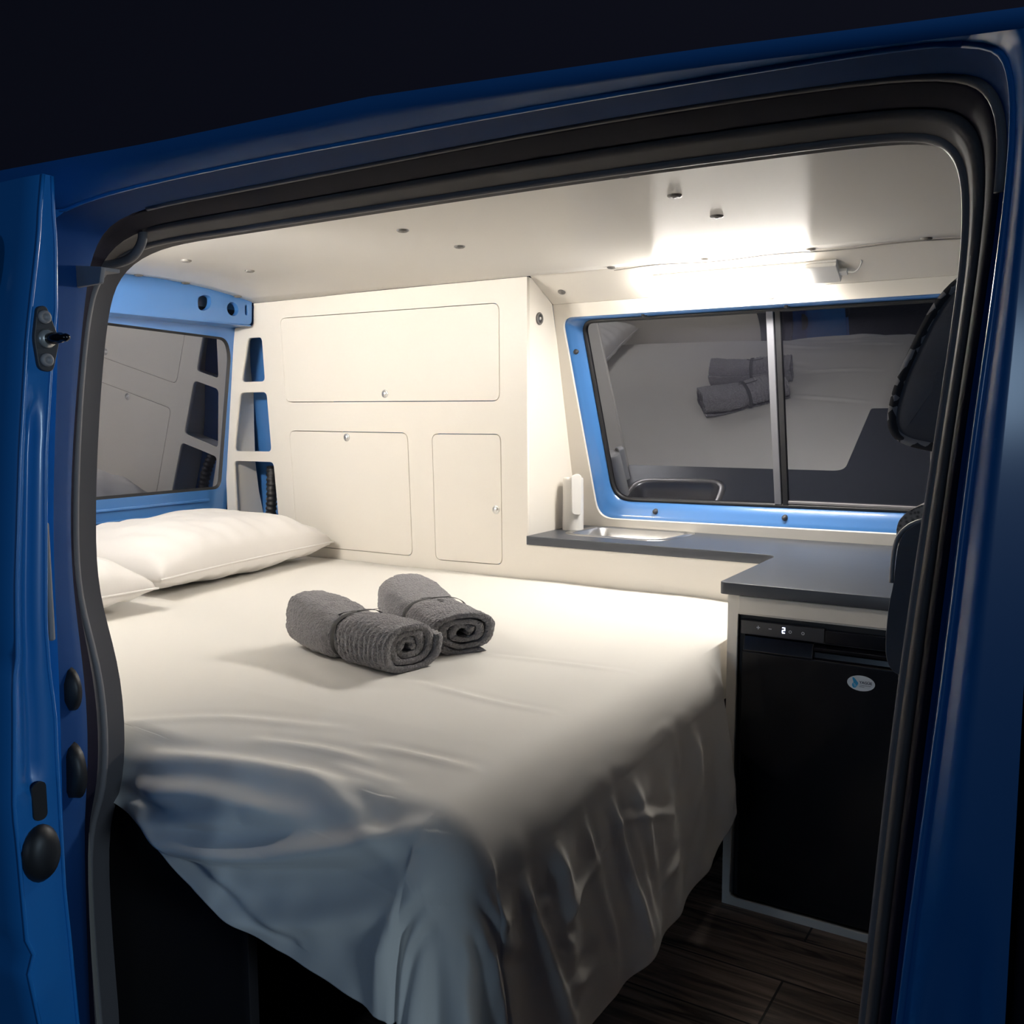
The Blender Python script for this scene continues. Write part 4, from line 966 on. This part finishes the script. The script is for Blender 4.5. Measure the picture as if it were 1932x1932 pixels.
# ------------------------------------------------------------------ front seat (rear side towards the bed)
se = empty('front_seat', (1.40, -0.95, 0.0), 'dark grey front seat seen from behind, mostly hidden by door pillar', 'seat')
def blob(name, secs, M, n=28, p=2.6, parent=None):
    """stack of rounded sections: (z, cx, cy, rx, ry)"""
    rows = []
    for z, cx, cy, rx, ry in secs:
        rows.append([(cx+rx*math.copysign(abs(math.cos(2*PI*k/n))**(2/p), math.cos(2*PI*k/n)), cy+ry*math.copysign(abs(math.sin(2*PI*k/n))**(2/p), math.sin(2*PI*k/n)), z) for k in range(n)])
    o = grid_mesh(name, rows, M, parent or se, closed_u=True)
    bm = bmesh.new(); bm.from_mesh(o.data); bmesh.ops.holes_fill(bm, edges=bm.edges[:]); bmesh.ops.recalc_face_normals(bm, faces=bm.faces); bm.to_mesh(o.data); bm.free()
    for p_ in o.data.polygons: p_.use_smooth = True
    return o
hr = empty('headrest', (1.15, -0.68, 1.05)); hr.parent = se; bpy.context.view_layer.update(); hr.matrix_parent_inverse = se.matrix_world.inverted()
Hout = catmull([(1.19, 1.222, 0), (1.161, 1.213, 0), (1.132, 1.179, 0), (1.107, 1.126, 0), (1.088, 1.075, 0), (1.079, 1.03, 0), (1.083, 1.004, 0), (1.098, 0.989, 0), (1.126, 0.980, 0), (1.16, 0.978, 0), (1.20, 1.0, 0), (1.23, 1.08, 0), (1.235, 1.16, 0), (1.22, 1.21, 0), (1.19, 1.222, 0)], 4)[:-1]
Hc = Vector((1.155, 1.09, 0))
def hloop(s, y, off=0):
    out = []; n = len(Hout)
    for i, p in enumerate(Hout):
        t = (Hout[(i+1) % n]-Hout[i-1]); nn = Vector((t.y, -t.x, 0)).normalized()
        if nn.dot(p-Hc) < 0: nn = -nn
        q_ = p+nn*off
        out.append(Vector((q_.x, y, q_.y)))
    return out
grid_mesh('side_band', [hloop(1, -0.800, -0.012), hloop(1, -0.806, -0.006), hloop(1, -0.803, 0.0), hloop(1, -0.78, 0.002), hloop(1, -0.60, 0.002), hloop(1, -0.57, 0.0), hloop(1, -0.565, -0.010)], M_camo, hr, closed_u=True)
cu_rows = [hloop(1, -0.800, -0.011), hloop(1, -0.803, -0.016), hloop(1, -0.806, -0.03), [Vector((Hc.x+(p.x-Hc.x)*0.4, -0.808, Hc.y+(p.z-Hc.y)*0.4)) for p in hloop(1, 0, -0.03)]]
def closed_fill(o):
    bm = bmesh.new(); bm.from_mesh(o.data); bmesh.ops.holes_fill(bm, edges=[e for e in bm.edges if e.is_boundary]); bmesh.ops.recalc_face_normals(bm, faces=bm.faces); bm.to_mesh(o.data); bm.free()
o = grid_mesh('side_cushion', cu_rows, M_seat, hr, closed_u=True)
bm = bmesh.new(); vs_ = [bm.verts.new(p) for p in cu_rows[-1]]; bm.faces.new(vs_); bm.free()
bm = bmesh.new(); bm.from_mesh(o.data); n_ = len(Hout); bm.verts.ensure_lookup_table(); bm.faces.new([bm.verts[n_*3+i] for i in range(n_)]); bm.to_mesh(o.data); bm.free()
plate('far_cushion', [(p.x, p.z) for p in hloop(1, 0, -0.009)], [], 0.003, frame((0, -0.562, 0), (1, 0, 0), (0, 0, 1)), M_seat, hr)
for y in (-0.75, -0.62): tube('post', [(1.135, y, 1.0), (1.137, y, 0.95), (1.142, y, 0.885)], 0.006, M_lgrey, hr, 10)
def prof(name, pts, y0, y1, M, bev=0.02):
    P_ = [(v.x, v.y) for v in catmull([(a, b, 0) for a, b in pts], 4)]
    o = plate(name, P_, [], y1-y0, frame((0, y1, 0), (1, 0, 0), (0, 0, 1)), M, se); 
    return wn(o, bev, 4)
prof('backrest', [(1.30, 0.90), (1.20, 0.918), (1.150, 0.913), (1.122, 0.897), (1.113, 0.876), (1.118, 0.85), (1.122, 0.80), (1.13, 0.60), (1.20, 0.40), (1.34, 0.42), (1.30, 0.7)], -0.90, -0.50, M_mesh, 0.012)
prof('side_shell', [(1.20, 0.905), (1.154, 0.893), (1.130, 0.879), (1.120, 0.857), (1.116, 0.808), (1.111, 0.771), (1.110, 0.713), (1.122, 0.688), (1.156, 0.676), (1.25, 0.60), (1.32, 0.62), (1.30, 0.85)], -0.925, -0.902, M_seat, 0.008)
tube('shell_piping', catmull([(1.20, -0.922, 0.907), (1.154, -0.922, 0.895), (1.128, -0.922, 0.881), (1.116, -0.922, 0.857), (1.113, -0.922, 0.808)], 5), 0.003, M_lgrey, se, 8)
box('cushion', (1.18, -0.92, 0.30), (1.68, -0.50, 0.42), M_seat, se, 0.03)
box('pedestal', (1.24, -0.86, 0.001), (1.60, -0.56, 0.30), M_blackp, se, 0.01)
